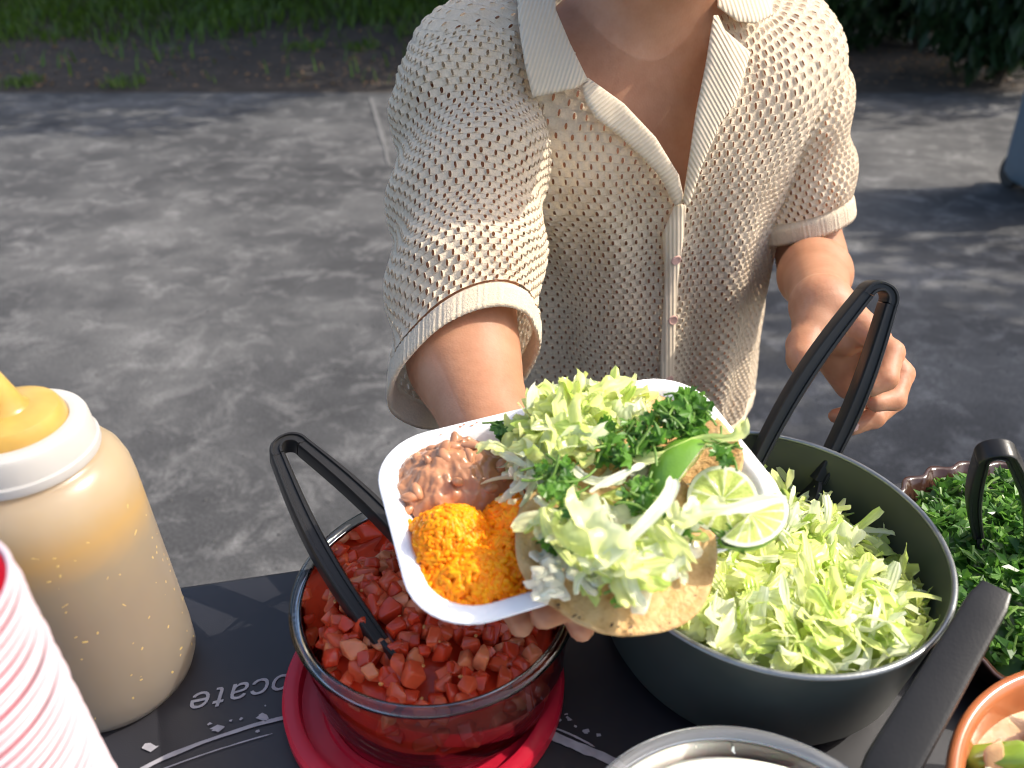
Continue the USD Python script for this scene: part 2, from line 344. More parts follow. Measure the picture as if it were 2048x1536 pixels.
# grass blades on the bank (nobody could count them)
def blades(n, xr, yr, hmin, hmax, accept, seed):
    r = np.random.default_rng(seed); x, y = r.uniform(*xr, n), r.uniform(*yr, n); ok = accept(x, y, r); x, y = x[ok], y[ok]; n = len(x)
    b = np.stack([x, y, bank(x, y)], -1); h = r.uniform(hmin, hmax, n); a = r.uniform(0, 6.28, n); w = h * .06 + .004
    d = np.stack([np.cos(a), np.sin(a), 0 * a], -1); s = np.stack([-np.sin(a), np.cos(a), 0 * a], -1)
    v = np.stack([b - s * w[:, None], b + s * w[:, None], b + d * (h * .25)[:, None] + s * (w * .7)[:, None] + [0, 0, 1] * (h * .7)[:, None], b + d * (h * .25)[:, None] - s * (w * .7)[:, None] + [0, 0, 1] * (h * .7)[:, None], b + d * (h * .7)[:, None] + [0, 0, 1] * h[:, None]], 1).reshape(-1, 3)
    k = np.arange(n)[:, None] * 5
    return v, np.vstack([k + [0, 1, 2], k + [0, 2, 3], k + [3, 2, 4]])
def acc(x, y, r):
    d = y - YE; n = meshkit.fbm(np.stack([x * .5, y * .5, 0 * x], -1), 3, 11)
    dens = np.where(x < 1.6, np.clip((d - 1.55 + (n - .5) * 2.2) * 1.2, .02, 1), np.clip((d - 3.5) * .5, .01, .5))
    return r.uniform(size=len(x)) < dens
g1 = blades(60000, (-7, 3), (YE + .2, YE + 7.5), .05, .17, acc, 1)
def acc2(x, y, r):
    c = np.array([[-4.7, YE + .25], [-4.2, YE + .2], [-3.3, YE + .15], [-.62, YE + .75], [-.8, YE + .8], [-5.2, YE + .8], [-2.0, YE + 1.4], [-1.5, YE + 1.5]])
    return (np.hypot(x[:, None] - c[:, 0], y[:, None] - c[:, 1]).min(1) < .18)
g2 = blades(9000, (-6, 0), (YE + .05, YE + 1.8), .03, .09, acc2, 2)
single('grass', join([g1, g2]), M['grass'], 'green grass growing over the bank behind the asphalt', 'grass', kind='stuff', smooth=False)
# fallen leaves: uncountable scatter
r = np.random.default_rng(5); n = 1500
x = r.uniform(-5.5, 4.5, n); y = YE + .1 + np.abs(r.normal(size=n)) * 1.1; p = np.stack([x, y, bank(x, y) + .012], -1)
LV = np.array([[0, -1, 0], [.45, 0, .18], [0, 1, 0], [-.45, 0, .18]])
vs = [(p[i] + (LV * r.uniform(.012, .035)) @ rand_rot(r).T * [1, 1, .6], np.array([[0, 1, 2], [0, 2, 3]])) for i in range(n)]
single('fallen_leaves', join(vs), M['deadleaf'], 'scattered dry leaves on the dirt verge', 'leaves', kind='stuff', smooth=False)

# ------------------------------------------------------------------ trees and shrubs
def leaf_cloud(cent, rad, n, size, rng, flat=.75):
    k = rng.integers(0, len(cent), n); d = rng.normal(size=(n, 3)); d /= np.linalg.norm(d, axis=1)[:, None]
    p = np.asarray(cent)[k] + d * (np.asarray(rad)[k] * rng.uniform(.35, 1, n) ** .5)[:, None] * [1, 1, flat]
    q = rng.normal(size=(n, 3)); q /= np.linalg.norm(q, axis=1)[:, None]
    u = np.cross(q, [0, 0, 1.0]); u /= np.linalg.norm(u, axis=1)[:, None] + 1e-9; w = np.cross(q, u); s = (size * rng.uniform(.6, 1.3, n))[:, None]
    v = np.stack([p - w * s, p + u * s * .42 + q * s * .12, p + w * s, p - u * s * .42 + q * s * .12], 1).reshape(-1, 3)
    b = np.arange(n)[:, None] * 4
    return v, np.vstack([b + [0, 1, 2], b + [0, 2, 3]])
def tree(label, base, h, cr, nl, ls, seed, name='tree', mat='treeleaf', cat='tree', group=None, clear=.35):
    r = np.random.default_rng(seed); base = np.asarray(base, float)
    t = thing(name, label, cat, base, group)
    top = base + [r.normal() * .2, r.normal() * .2, h * .72]
    tr = [tube(spline([base - [0, 0, .1], base + (top - base) * .45 + r.normal(size=3) * .08 * [1, 1, 0], top], 10), np.linspace(h * .028, h * .01, 10), 8)]
    cent, rad = [top], [cr * .5]
    for i in range(11):
        a = i * 2.4 + r.uniform(-.4, .4); z = r.uniform(clear, .72) ; s = base + (top - base) * (z / .72)
        e = s + np.array([math.cos(a), math.sin(a), 0]) * cr * r.uniform(.45, .8) + [0, 0, h * r.uniform(.08, .25)]
        tr.append(tube(spline([s, (s + e) / 2 + [0, 0, -.05 * h], e], 6), np.linspace(h * .012, h * .003, 6), 6)); cent += [e, (s + e) / 2 + [0, 0, h * .05]]; rad += [cr * r.uniform(.28, .45), cr * .25]
    part(t, 'trunk', join(tr), M['bark'], True)
    part(t, 'crown', leaf_cloud(cent, rad, nl, ls, r), M[mat], False, kind='stuff')
def shrub(label, base, w, h, nl, ls, seed, group=None):
    r = np.random.default_rng(seed); base = np.asarray(base, float); t = thing('shrub', label, 'shrub', base, group); st, cent, rad = [], [], []
    for i in range(9):
        a = r.uniform(0, 6.28); e = base + [math.cos(a) * w * r.uniform(.2, .8), math.sin(a) * w * r.uniform(.2, .7), h * r.uniform(.4, .9)]
        st.append(tube(spline([base - [0, 0, .1], (base + e) / 2 + [0, 0, .1 * h], e], 6), np.linspace(.02, .006, 6), 6)); cent.append(e); rad.append(w * r.uniform(.35, .6))
        cent.append((base + e) / 2); rad.append(w * .35)
    part(t, 'stem', join(st), M['bark'], True)
    part(t, 'foliage', leaf_cloud(cent, rad, nl, ls, r, .9), M['leaf'], False, kind='stuff')
shrub('large-leaved dark shrub at right, its leaves hanging over the bin', (4.15, 6.9, .05), .85, 1.3, 2200, .085, 21)
shrub('dense dark shrub between the pale pole and the large-leaved shrub', (2.9, 8.3, .05), 1.0, 1.2, 5000, .065, 22)
shrub('low dark shrub under the pale pole beside the shirt sleeve', (2.0, 8.0, .05), .8, .8, 4000, .06, 27)
shrub('dark shrub behind the large-leaved shrub at top right', (4.2, 8.6, .1), 1.3, 1.5, 5000, .08, 28)
shrub('dark shrub at the top of the grass left of the rock', (-2.0, 11.6, 1.0), 1.3, 1.2, 3500, .09, 29)
shrub('dark shrub in the shade right behind the person', (1.1, 9.6, .1), 1.1, 1.0, 3000, .07, 23)
shrub('dark shrub at the top of the bank beside the rock', (-.6, 10.6, .6), 1.3, 1.2, 3000, .08, 24)
shrub('dark shrub high on the grass bank at top left', (-3.4, 12.6, 1.3), 1.6, 1.4, 3000, .09, 25)
shrub('dark shrub at the far left end of the bank', (-6.6, 10.8, 1.2), 1.3, 1.2, 2500, .09, 26)
tree('leafy tree standing on the right of the lot, shading the asphalt', (6.9, 2.15, 0), 5.2, 2.3, 14000, .10, 31)
tree('tall tree behind the bin, at the back of the verge', (8.4, 10.0, .2), 7.5, 3.0, 14000, .13, 32)
tree('tall tree on the verge straight behind the person', (2.7, 10.9, .2), 7.5, 3.0, 14000, .13, 33, clear=.3)
tree('tall tree on the verge behind the dense dark shrub and the pole', (5.6, 11.6, .3), 8.0, 3.0, 14000, .14, 34, clear=.25)
tree('tall tree behind the person on the left of the verge', (-.2, 10.3, .2), 7.0, 2.9, 15000, .13, 37, clear=.3)
tree('tall tree behind the person at the foot of the bank', (1.5, 9.4, .1), 7.5, 2.8, 15000, .13, 38, clear=.35)
tree('tall tree behind the top of the grass bank', (.4, 14.0, 1.0), 8.0, 3.2, 10000, .15, 35, clear=.25)
tree('tall tree behind the left part of the grass bank', (-5.2, 15.5, 1.6), 9.0, 3.6, 10000, .16, 36, clear=.2)

# rock on the bank
ic = trimesh.creation.icosphere(subdivisions=4); v = ic.vertices.copy()
v *= (1 + .5 * (meshkit.fbm(v * 1.6 + 3, 4, 9) - .5))[:, None]; v[:, 2] = np.clip(v[:, 2], -.6, .55); v *= [.17, .13, .16]
rc = at_y(772, 52, 9.6); single('rock', (v + rc, np.array(ic.faces)), M['rock'], 'pale brown rock on the grass bank behind the shirt shoulder', 'rock', smooth=True)
# pole
a = at_y(1640, 42, 8.0); b = at_y(1700, 0, 8.0); d = unit(b - a)
t = thing('pole', 'thin pale pole leaning in front of the dark shrubs', 'pole', a - d * .95)
part(t, 'shaft', tube([a - d * .95, a, b, b + d * 1.6], .018, 10), M['palemetal'], 40)
part(t, 'collar', tube([b + d * 1.6, b + d * 1.68], .026, 10), M['palemetal'], 40)

# wheeled bin at the right edge
BB = np.array([3.09, 4.15, 0.0]); t = thing('wheeled_bin', 'blue-grey plastic wheeled bin standing at the right edge of the asphalt', 'bin', BB)
def ring_rr(w, d, rad, z, n=6):
    th = np.linspace(0, np.pi / 2, n); P = []
    for k, (sx, sy) in enumerate(((1, 1), (-1, 1), (-1, -1), (1, -1))):
        c = np.array([sx * (w / 2 - rad), sy * (d / 2 - rad)]); a = th + k * np.pi / 2; P.append(np.stack([c[0] + rad * np.cos(a), c[1] + rad * np.sin(a)], -1))
    P = np.concatenate(P); return np.c_[P, np.full(len(P), z)]
def loft_rings(rings, cap0=True, cap1=True):
    n = len(rings[0]); v = np.concatenate(rings); f = grid_faces(len(rings), n, wrap_m=True)[:, ::-1]; ex = [f[:, ::-1]]
    if cap0: v = np.vstack([v, rings[0].mean(0)]); k = len(v) - 1; i = np.arange(n); ex.append(np.stack([np.full(n, k), (i + 1) % n, i], 1))
    if cap1: v = np.vstack([v, rings[-1].mean(0)]); k = len(v) - 1; i = np.arange(n) + (len(rings) - 1) * n; ex.append(np.stack([np.full(n, k), i, (np.arange(n) + 1) % n + (len(rings) - 1) * n], 1))
    return v, np.vstack(ex)
part(t, 'body', loft_rings([BB + q for q in (ring_rr(.50, .42, .05, .05), ring_rr(.56, .47, .05, .09), ring_rr(.585, .485, .05, .2), ring_rr(.66, .54, .05, .92), ring_rr(.70, .58, .05, .93), ring_rr(.70, .58, .05, .97))]), M['bin'])
part(t, 'lid', loft_rings([BB + q + [.0, 0, 0] for q in (ring_rr(.72, .60, .05, .972), ring_rr(.72, .60, .05, 1.0), ring_rr(.62, .50, .06, 1.04))]), M['bin'])
for x in (-.17, .05, .2): part(t, 'rib', rbox((.03, .02, .62), BB + [x, -.272, .48], bev=.006), M['bin'])
for s in (-1, 1): part(t, 'wheel', tube([BB + [.22 * s - .02 * s, .2, .09], BB + [.22 * s + .03 * s, .2, .09]], .09, 24), M['wheel'], 40)
for s in (-1, 1): part(t, 'foot', rbox((.06, .06, .06), BB + [s * .17, -.16, .03], bev=.008), M['palemetal'])
part(t, 'handle', tube([BB + [-.25, .33, .95], BB + [.25, .33, .95]], .014, 10), M['bin'])

# ------------------------------------------------------------------ table with black printed cloth
TZ = .98; YAW = math.radians(11.5); RY = rotz(YAW)
TC = np.array([.12, .515, 0]) + RY @ np.array([0, -.36, 0])
def tb(x, y, z): return TC + RY @ np.array([x, y, 0]) + [0, 0, z]
t = thing('folding_table', 'pale folding table standing under the black printed cloth', 'table', (TC[0], TC[1], 0))
part(t, 'tabletop', rbox((1.76, .70, .035), tb(0, 0, TZ - .0025 - .0185), RY, .006), M['tabletop'])
for sx in (-1, 1):
    for sy in (-1, 1): part(t, 'leg', tube([tb(sx * .78, sy * .28, TZ - .04), tb(sx * .80, sy * .29, .0)], .014, 10), M['steel'])
    part(t, 'brace', tube([tb(sx * .79, -.28, .35), tb(sx * .79, .28, .35)], .010, 8), M['steel'])
# cloth: flat on top, rounded edge, skirt with soft waves
def cloth():
    prof = [(0, 0)] + [(.0, 0)] * 0; n = 240
    th = np.arange(n) / n * 2 * np.pi
    def rr(w, d, rad):
        P = ring_rr(w, d, rad, 0, 8)[:, :2]; s = np.r_[0, np.cumsum(np.linalg.norm(np.diff(np.vstack([P, P[:1]]), axis=0), axis=1))]
        q = np.linspace(0, s[-1], n, endpoint=False); PP = np.vstack([P, P[:1]]); return np.stack([np.interp(q, s, PP[:, k]) for k in (0, 1)], -1)
    rings = []
    for ins in (.3, .2, .1, .05, .02): rings.append((rr(1.78 - 2 * ins, .722 - 2 * ins, .012), 0.0))
    rings += [(rr(1.772, .714, .012), 0.0), (rr(1.780, .722, .014), -.002), (rr(1.7835, .7255, .015), -.006)]
    for k in range(1, 11): rings.append((rr(1.784 + .004 * k, .726 + .004 * k, .03), -.006 - .024 * k))
    V = []
    for i, (P, z) in enumerate(rings):
        w = max(0, i - 7) / 10; o = P / np.linalg.norm(P, axis=1)[:, None]
        P = P + o * (w * .018 * (np.sin(th * 46 + 1.3 * np.sin(th * 5)) + .4 * np.sin(th * 83)))[:, None]
        V.append(np.c_[P, np.full(n, z)])
    c = np.zeros((1, 3)); v = np.concatenate(V + [c]); f = grid_faces(len(V), n, wrap_m=True); k = len(v) - 1; i = np.arange(n)
    f = np.vstack([f, np.stack([np.full(n, k), i, (i + 1) % n], 1)])
    return np.array([tb(*p[:2], TZ + p[2]) for p in v]), f
cl = single('tablecloth', cloth(), M['cloth'], 'black vinyl tablecloth with white lettering and brush strokes, draped over the table', 'tablecloth', smooth=True)
PZ = TZ + .0012
M['glasssmear'] = MAT('smeared_glass', {'f': ('fresnel', {'IOR': 1.5}), 't': ('transparent_bsdf', {'color': (.85, .86, .86)}), 'd': ('diffuse_bsdf', {'color': (.6, .6, .58)}), 'g': ('glossy_bsdf', {'color': (1, 1, 1), 'roughness': .08}), 'y': ('mix_closure', {'fac': .13}), 'x': ('mix_closure', {})}, [('f.fac', 'x.fac'), ('t.BSDF', 'y.closure1'), ('d.BSDF', 'y.closure2'), ('y.closure', 'x.closure1'), ('g.BSDF', 'x.closure2')], 'x.closure')
def strip(pix, wpx, name='brush_stroke', seed=0, n=40):
    r = np.random.default_rng(seed); P = spline([at_z(*q, PZ) for q in pix], n); T = np.gradient(P, axis=0); T /= np.linalg.norm(T, axis=1)[:, None]
    Nn = np.stack([-T[:, 1], T[:, 0], 0 * T[:, 0]], -1); w = wpx * .55 / FPX / 2 * (1 + .25 * gaussian_filter(r.normal(size=(2, n)), (0, 1))) ; w[:, :2] *= .4; w[:, -2:] *= .4
    part(cl, name, (np.vstack([P + Nn * w[0][:, None], P - Nn * w[1][:, None]]), grid_faces(2, n)), M['print'], False)
strip([(255, 1555), (340, 1510), (440, 1472), (490, 1456), (600, 1428), (760, 1405)], 8)
strip([(300, 1548), (380, 1518), (455, 1493), (505, 1478), (545, 1467)], 2.5, seed=1)
strip([(1080, 1458), (1120, 1478), (1180, 1502), (1250, 1537), (1310, 1580)], 17, seed=2)
strip([(1075, 1444), (1110, 1456), (1150, 1473), (1190, 1494)], 4, seed=3)
for i, (x, y, s) in enumerate(((434, 1455, 9), (527, 1435, 10), (482, 1437, 3), (462, 1441, 2.5), (515, 1462, 3), (300, 1495, 10), (421, 1447, 4), (530, 1411, 2), (1118, 1440, 4), (1150, 1452, 3), (1172, 1462, 5), (1132, 1428, 3), (1196, 1470, 4), (1105, 1425, 5), (1140, 1436, 6))):
    r = np.random.default_rng(i); c = at_z(x, y, PZ); a = np.sort(r.uniform(0, 6.28, 9)); rad = s * .53 / FPX * r.uniform(.7, 1.3, 9)
    v = np.vstack([c, c + np.stack([np.cos(a) * rad * 1.3, np.sin(a) * rad, 0 * a], -1)]); k = np.arange(9)
    part(cl, 'splatter', (v, np.stack([0 * k, k + 1, (k + 1) % 9 + 1], 1)), M['print'], False)
LA = math.pi + math.radians(14)
for ch, (x, y) in zip('ocate', ((566, 1363), (524, 1371), (483, 1380), (444, 1388), (404, 1398))):
    m = meshkit.text_mesh(ch, .0165, .0004); v = np.array(m.vertices); b = (v.max(0) + v.min(0)) / 2; v[:, :2] -= [b[0], v[:, 1].min()]
    v[:, 0] += .18 * v[:, 1]; v[:, 0] *= 1.12
    part(cl, 'letter', (at_z(x, y, TZ + .0006) + (v - [0, .006, 0]) @ rotz(LA).T, np.array(m.faces)), M['print'], False)

# ------------------------------------------------------------------ person
def U3(px, py, y): return at_y(px, py, y)
PSI = math.radians(13); FR = np.array([math.sin(PSI), -math.cos(PSI), 0]); SD = np.array([math.cos(PSI), math.sin(PSI), 0])
SL, EL_ = np.array([-.038, .775, 1.297]), np.array([-.041, .555, 1.125])       # shoulder and elbow of the arm under the tray
SR, ER = np.array([.280, .885, 1.302]), np.array([.356, .845, 1.085])          # the arm with the tongs
WL, WR = np.array([.005, .385, 1.088]), U3(1643, 612, .62)
NK = np.array([.135, .835, 1.36]); HEAD = np.array([.150, .715, 1.515])
def c_of(z):                                                                    # the torso's axis
    k = np.clip((np.asarray(z) - .80) / .5, 0, 1)
    return np.stack([.172 - .049 * k ** 1.5, .885 - .035 * k, 0 * k], -1)
def trunk(a, b, z0, z1, k=.05):
    def f(p):
        q = p - c_of(p[..., 2]); q = np.stack([q @ SD, q @ FR], -1)
        z = p[..., 2]; tz = np.clip((z - 1.02) / .25, 0, 1); aa = a + .012 * tz; bb = b + .006 * np.sin(np.clip((z - .85) / .4, 0, 1) * np.pi)
        r = np.stack([aa + 0 * z, bb + 0 * z], -1)
        k0 = np.linalg.norm(q / r, axis=-1); k1 = np.linalg.norm(q / r / r, axis=-1) + 1e-9
        return smax(k0 * (k0 - 1) / k1, np.maximum(z - z1, z0 - z), k)
    return f
NB = np.array([.128, .845, 1.30])
def finger(js, rs): return [s_cone(js[i], js[i + 1], rs[i], rs[i + 1]) for i in range(len(js) - 1)]
# the hand that holds the tongs
MI, MM, MR, ML = U3(1722, 655, .585), U3(1748, 680, .592), U3(1748, 712, .60), U3(1728, 742, .606)
R_idx = [MI, U3(1782, 705, .552), U3(1772, 757, .528), U3(1742, 775, .524)]
R_mid = [MM, U3(1802, 748, .566), U3(1788, 798, .542), U3(1752, 805, .534)]
R_rng = [MR, U3(1788, 800, .58), U3(1748, 836, .556), U3(1703, 855, .548)]
R_lit = [ML, U3(1744, 806, .592), U3(1708, 826, .574), U3(1672, 832, .566)]
R_thb = [U3(1632, 650, .60), U3(1608, 690, .578), U3(1606, 716, .562), U3(1612, 738, .55)]
hand_r = s_union([s_union([s_cone(WR, MI, .021, .0145), s_cone(WR, MM, .021, .0145), s_cone(WR, MR, .021, .014), s_cone(WR, ML, .020, .0125), s_cone(U3(1660, 690, .605), U3(1700, 770, .60), .020, .014)], .012)] +
                 [s_union(finger(j, r_), .004) for j, r_ in ((R_idx, (.0117, .0103, .0092, .0079)), (R_mid, (.0119, .0106, .0094, .0080)), (R_rng, (.0112, .0100, .0088, .0074)), (R_lit, (.0105, .0092, .008, .0068)))] +
                 [s_union([s_cone(WR + [-.004, -.004, 0], R_thb[0], .02, .0175), s_cone(R_thb[0], R_thb[1], .0175, .0135), s_cone(R_thb[1], R_thb[2], .0135, .0122), s_cone(R_thb[2], R_thb[3], .0122, .0098), s_cone(R_thb[0], U3(1690, 680, .59), .0165, .015)], .008)], .0045)
# the hand under the tray: palm up, fingers spread under the foam
TRC = np.array([(-.093, .407, 1.146), (-.047, .265, 1.13), (.172, .335, 1.146), (.125, .477, 1.162)])   # corners of the tray's rim
T0 = TRC.mean(0); TX = unit(TRC[2] - TRC[1]); TN = unit(np.cross(TX, TRC[0] - TRC[1])); TY = np.cross(TN, TX)
def tr(s, t, h): return T0 + np.multiply.outer(np.asarray(s), TX) + np.multiply.outer(np.asarray(t), TY) + np.multiply.outer(np.asarray(h), TN)
FLOOR = -.024
def U_tray(s, t, h=-.036): return tr(s, t, h)
L_palm = U_tray(-.012, .022, -.046)
Lf = []
for s0, s1, s2, ln in ((-.040, -.052, -.058, .052), (-.020, -.024, -.026, .066), (.002, .006, .008, .070), (.024, .034, .040, .058)):
    m = U_tray(s0, .0, -.043); Lf.append([m, U_tray(s1, -ln * .55, -.040), U_tray(s2, -ln * .85, -.037), U_tray(s2, -ln - .012, -.034)])
Lf[2][3] = at_y(1087, 1232, .287) ; Lf[2][2] = U_tray(.0, -.058, -.037)
L_th = [U_tray(.028, .052, -.046), U_tray(.058, .040, -.042), U_tray(.078, .026, -.039)]
hand_l = s_union([s_union([s_cone(WL, L[0], .022, .0135) for L in Lf], .012)] + [s_union(finger(L, (.0105, .0095, .0088, .0075)), .004) for L in Lf] +
                 [s_union(finger([L_palm + [0, .02, 0]] + L_th, (.017, .0145, .0118, .0092)), .006)], .005)
FACE = HEAD + FR * .078
face = s_union([s_ell(HEAD + [0, .015, .015], (.073, .092, .105), np.stack([SD, -FR, [0, 0, 1.]], 1)), s_ell(HEAD + FR * .035 + [0, 0, -.055], (.052, .058, .065), np.stack([SD, -FR, [0, 0, 1.]], 1)),
                s_cone(HEAD + FR * .07 + [0, 0, -.1], HEAD + FR * .055 + [0, 0, -.09], .02, .026)], .03)
nose = s_union([s_cone(FACE + FR * .004 + [0, 0, .02], FACE + FR * .022 + [0, 0, -.022], .008, .0125), s_ell(FACE + FR * .010 + SD * .011 + [0, 0, -.025], (.008, .009, .007)), s_ell(FACE + FR * .010 - SD * .011 + [0, 0, -.025], (.008, .009, .007))], .01)
ears = s_union([s_ell(HEAD + SD * .076 * s + [0, .01, 0], (.012, .02, .032), np.stack([unit(SD + s * FR * -.25), unit(-FR + SD * .1), [0, 0, 1.]], 1)) for s in (-1, 1)], .005)
lips = s_union([s_ell(FACE + FR * .006 + [0, 0, -.052], (.024, .008, .005), np.stack([SD, -FR, [0, 0, 1.]], 1)), s_ell(FACE + FR * .006 + [0, 0, -.061], (.020, .009, .006), np.stack([SD, -FR, [0, 0, 1.]], 1))], .003)
eyec = [FACE + FR * -.0195 + SD * .032 * s + [0, 0, .012] for s in (-1, 1)]
headf = s_union([face, nose], .012)
headf = (lambda g: (lambda p: smin(smax(smin(g(p), ears(p), .012), -np.minimum(np.linalg.norm(p - eyec[0] - FR * .004, axis=-1), np.linalg.norm(p - eyec[1] - FR * .004, axis=-1)) + .0130, .008), lips(p), .006)))(headf)
arms_skin = s_union([s_cone(SL, EL_, .056, .043), s_cone(EL_, WL + [0, .03, 0], .044, .026), s_cone(SR, ER, .052, .035), s_cone(ER, ER + (WR - ER) * .35, .035, .0345), s_cone(ER + (WR - ER) * .35, WR, .0345, .0240)], .02)
hips = np.array([.172, .895, .82])
legs = s_union([s_cone(hips + SD * .066 * s, hips + SD * .085 * s + [0, .0, -.37], .072, .056) for s in (-1, 1)] + [s_cone(hips + SD * .085 * s + [0, 0, -.37], hips + SD * .09 * s + [0, .02, -.75], .055, .036) for s in (-1, 1)] + [s_cone(hips + SD * .09 * s + [0, .02, -.78], hips + SD * .105 * s + FR * .13 + [0, .02, -.79], .035, .028) for s in (-1, 1)], .02)
torso_skin = s_union([trunk(.132, .086, .80, 1.30, .08), s_cone(SL + SD * .03 + [0, 0, .0], SR - SD * .03, .058, .058), s_cone(NB + [0, .01, -.02], NK + [0, 0, .03], .062, .054), s_cone(NB + [0, .005, -.06] - SD * .05, NB + [0, .005, -.06] + SD * .05, .085, .085), s_ell(hips, (.138, .10, .13), np.stack([SD, -FR, [0, 0, 1.]], 1)), s_cone(NK, HEAD + [0, .015, -.04], .052, .052)], .06)
groups = [(torso_skin, None), (arms_skin, None), (legs, None), (headf, HEAD), (hand_r, MM), (hand_l, L_palm)]
def body_sdf(p):
    d = smin(smin(torso_skin(p), arms_skin(p), .03), legs(p), .03)
    for f, c, rad, k in ((headf, HEAD, .22, .02), (hand_r, MM, .16, .012), (hand_l, L_palm, .19, .012)):
        q = np.linalg.norm(p - c, axis=-1); m = q < rad
        if m.any():
            e = q - rad + .06; e[m] = f(p[m]); d = np.where(m, smin(d, e, k), d)
    return d
body = nets(body_sdf, (-.26, .18, -.01), (.52, 1.10, 1.68), .0042, snap=2)
t = thing('person', 'person in a cream open-knit shirt holding out the white tray, tongs in the other hand', 'person', (hips[0], hips[1], 0)); PER = t
BD = part(t, 'body', body, M['skin'], True)
for e in eyec:
    s = trimesh.creation.icosphere(subdivisions=3, radius=.0112); q = part(t, 'eye', (s.vertices + e + FR * .001, s.faces), M['eye'], True)
    s = trimesh.creation.icosphere(subdivisions=2, radius=.0062); part(q, 'iris', (s.vertices * .85 + e + unit(FR + [0, 0, -.28]) * .0070, s.faces), M['iris'], True)
    a1, a2 = np.meshgrid(np.linspace(-1.5, 1.5, 15), np.linspace(-.12, 1.5, 10), indexing='ij'); P = (np.cos(a1) * np.cos(a2))[..., None] * FR + (np.sin(a1) * np.cos(a2))[..., None] * SD + np.sin(a2)[..., None] * np.array([0, 0, 1.]); part(BD, 'eyelid', ((e + P * .0124).reshape(-1, 3), grid_faces(15, 10)), M['skin'], True)
    part(t, 'eyebrow', tube([e + FR * .012 + SD * q_ + [0, 0, .019 - 12 * q_ * q_] for q_ in np.linspace(-.016, .016, 9)], np.r_[.001, np.full(7, .0026), .001], 8), M['hair'], True)
# nails on the visible fingers
def nail(tip, nrm, along, L=.010, w=.0075):
    u = np.linspace(-1, 1, 7); a = np.linspace(-1, 1, 7); A_, B_ = np.meshgrid(u, a, indexing='ij'); x = unit(np.cross(along, nrm)); n_ = unit(np.cross(x, along))
    sc = np.sqrt(np.clip(1 - np.abs(A_) ** 3, .15, 1)); v = tip + np.multiply.outer(A_ * L / 2, unit(along)) + np.multiply.outer(B_ * w / 2 * sc, x) + np.multiply.outer(-.0016 * B_ ** 2, n_)
    part(BD, 'nail', (v.reshape(-1, 3), grid_faces(7, 7)), M['nail'], True)
cdir = lambda p: unit(CO - p)
for js, r_, ex in ((R_rng, .0072, [.0, 0, .004]), (R_thb, .0098, [0, 0, 0])):
    al = unit(js[-1] - js[-2]); nn = cdir(js[-1]); nn = unit(nn - al * (nn @ al)); nail(js[-1] + nn * (r_ + .0006) + al * .002, nn, al, .0105, .0098 if js is R_thb else .0085)
# hair cap
hair = lambda p: smax(s_ell(HEAD + [0, .024, .012], (.086, .106, .122), np.stack([SD, -FR, [0, 0, 1.]], 1))(p) + .016 * (meshkit.noise(p * [90, 90, 22], 3) - .5), (p - HEAD) @ unit(FR * .8 - [0, 0, .42]) - .022, .015)
hv = nets(hair, HEAD - .16, HEAD + .17, .006); part(t, 'hair', hv, M['hair'], True)
# trousers and shoes
trs = lambda p: smax(smax(smin(legs(p) - .016, s_ell(hips, (.148, .11, .14), np.stack([SD, -FR, [0, 0, 1.]], 1))(p), .03), p[..., 2] - .93, .004), .06 - p[..., 2], .004)
part(t, 'trousers', nets(trs, (-.1, .7, 0), (.45, 1.1, 1.0), .012), M['trousers'], True)
for s in (-1, 1):
    a = hips + SD * .09 * s + [0, .03, 0]; a[2] = .045; b = hips + SD * .108 * s + FR * .15; b[2] = .036
    sh = lambda p: smax(s_cone(a, b, .046, .036)(p), -p[..., 2] + .001, .008); part(t, 'shoe', nets(sh, (np.minimum(a, b) - .07), (np.maximum(a, b) + .08), .008), M['shoe'], True)

# ---- the shirt
sh_torso = s_union([trunk(.169, .114, .5, 1.31, .09), s_cone(SL, SR, .075, .075), s_cone(NB + [0, .01, .0], NK + [0, .012, -.03], .085, .07), s_cone(NB + [0, 0, -.07] - SD * .06, NB + [0, 0, -.07] + SD * .06, .10, .10)], .07)
def fold_noise(p, seed, sc, amp):
    return amp * (meshkit.fbm(p * sc, 3, seed) - .5) * 2
def ridge(a, b, r0, r1): return s_cone(a, b, r0, r1)
def surf_ok(f): return f
# drape: long soft folds on the torso
def sh_torso_f(p):
    d = sh_torso(p)
    q = p - c_of(p[..., 2]); ang = np.arctan2(q @ SD, q @ FR); z = p[..., 2]
    low = np.clip((1.24 - z) / .25, 0, 1)
    d = d - low * .006 * np.sin(ang * 6.5 + 3 * z + .9) - low * .0045 * np.sin(ang * 11 - 6 * z + 2) + fold_noise(p, 4, np.array([9., 9., 5.]), .014) - .007 * np.exp(-((ang + .95 - 1.2 * (1.2 - z)) / .13) ** 2) * np.clip((1.30 - z) / .06, 0, 1) * np.clip((z - .9) / .15, 0, 1)
    return d
def sleeve_sdf(A, B_, r0, r1, seed, amp):
    core = s_cone(A, B_, r0, r1); ax = unit(B_ - A)
    def f(p):
        s = (p - A) @ ax
        return core(p) + fold_noise(p, seed, np.array([12., 12., 12.]), amp) + .004 * np.sin(s * 75 + 4 * (p @ SD) * 6)
    return f
HEMZ = .865
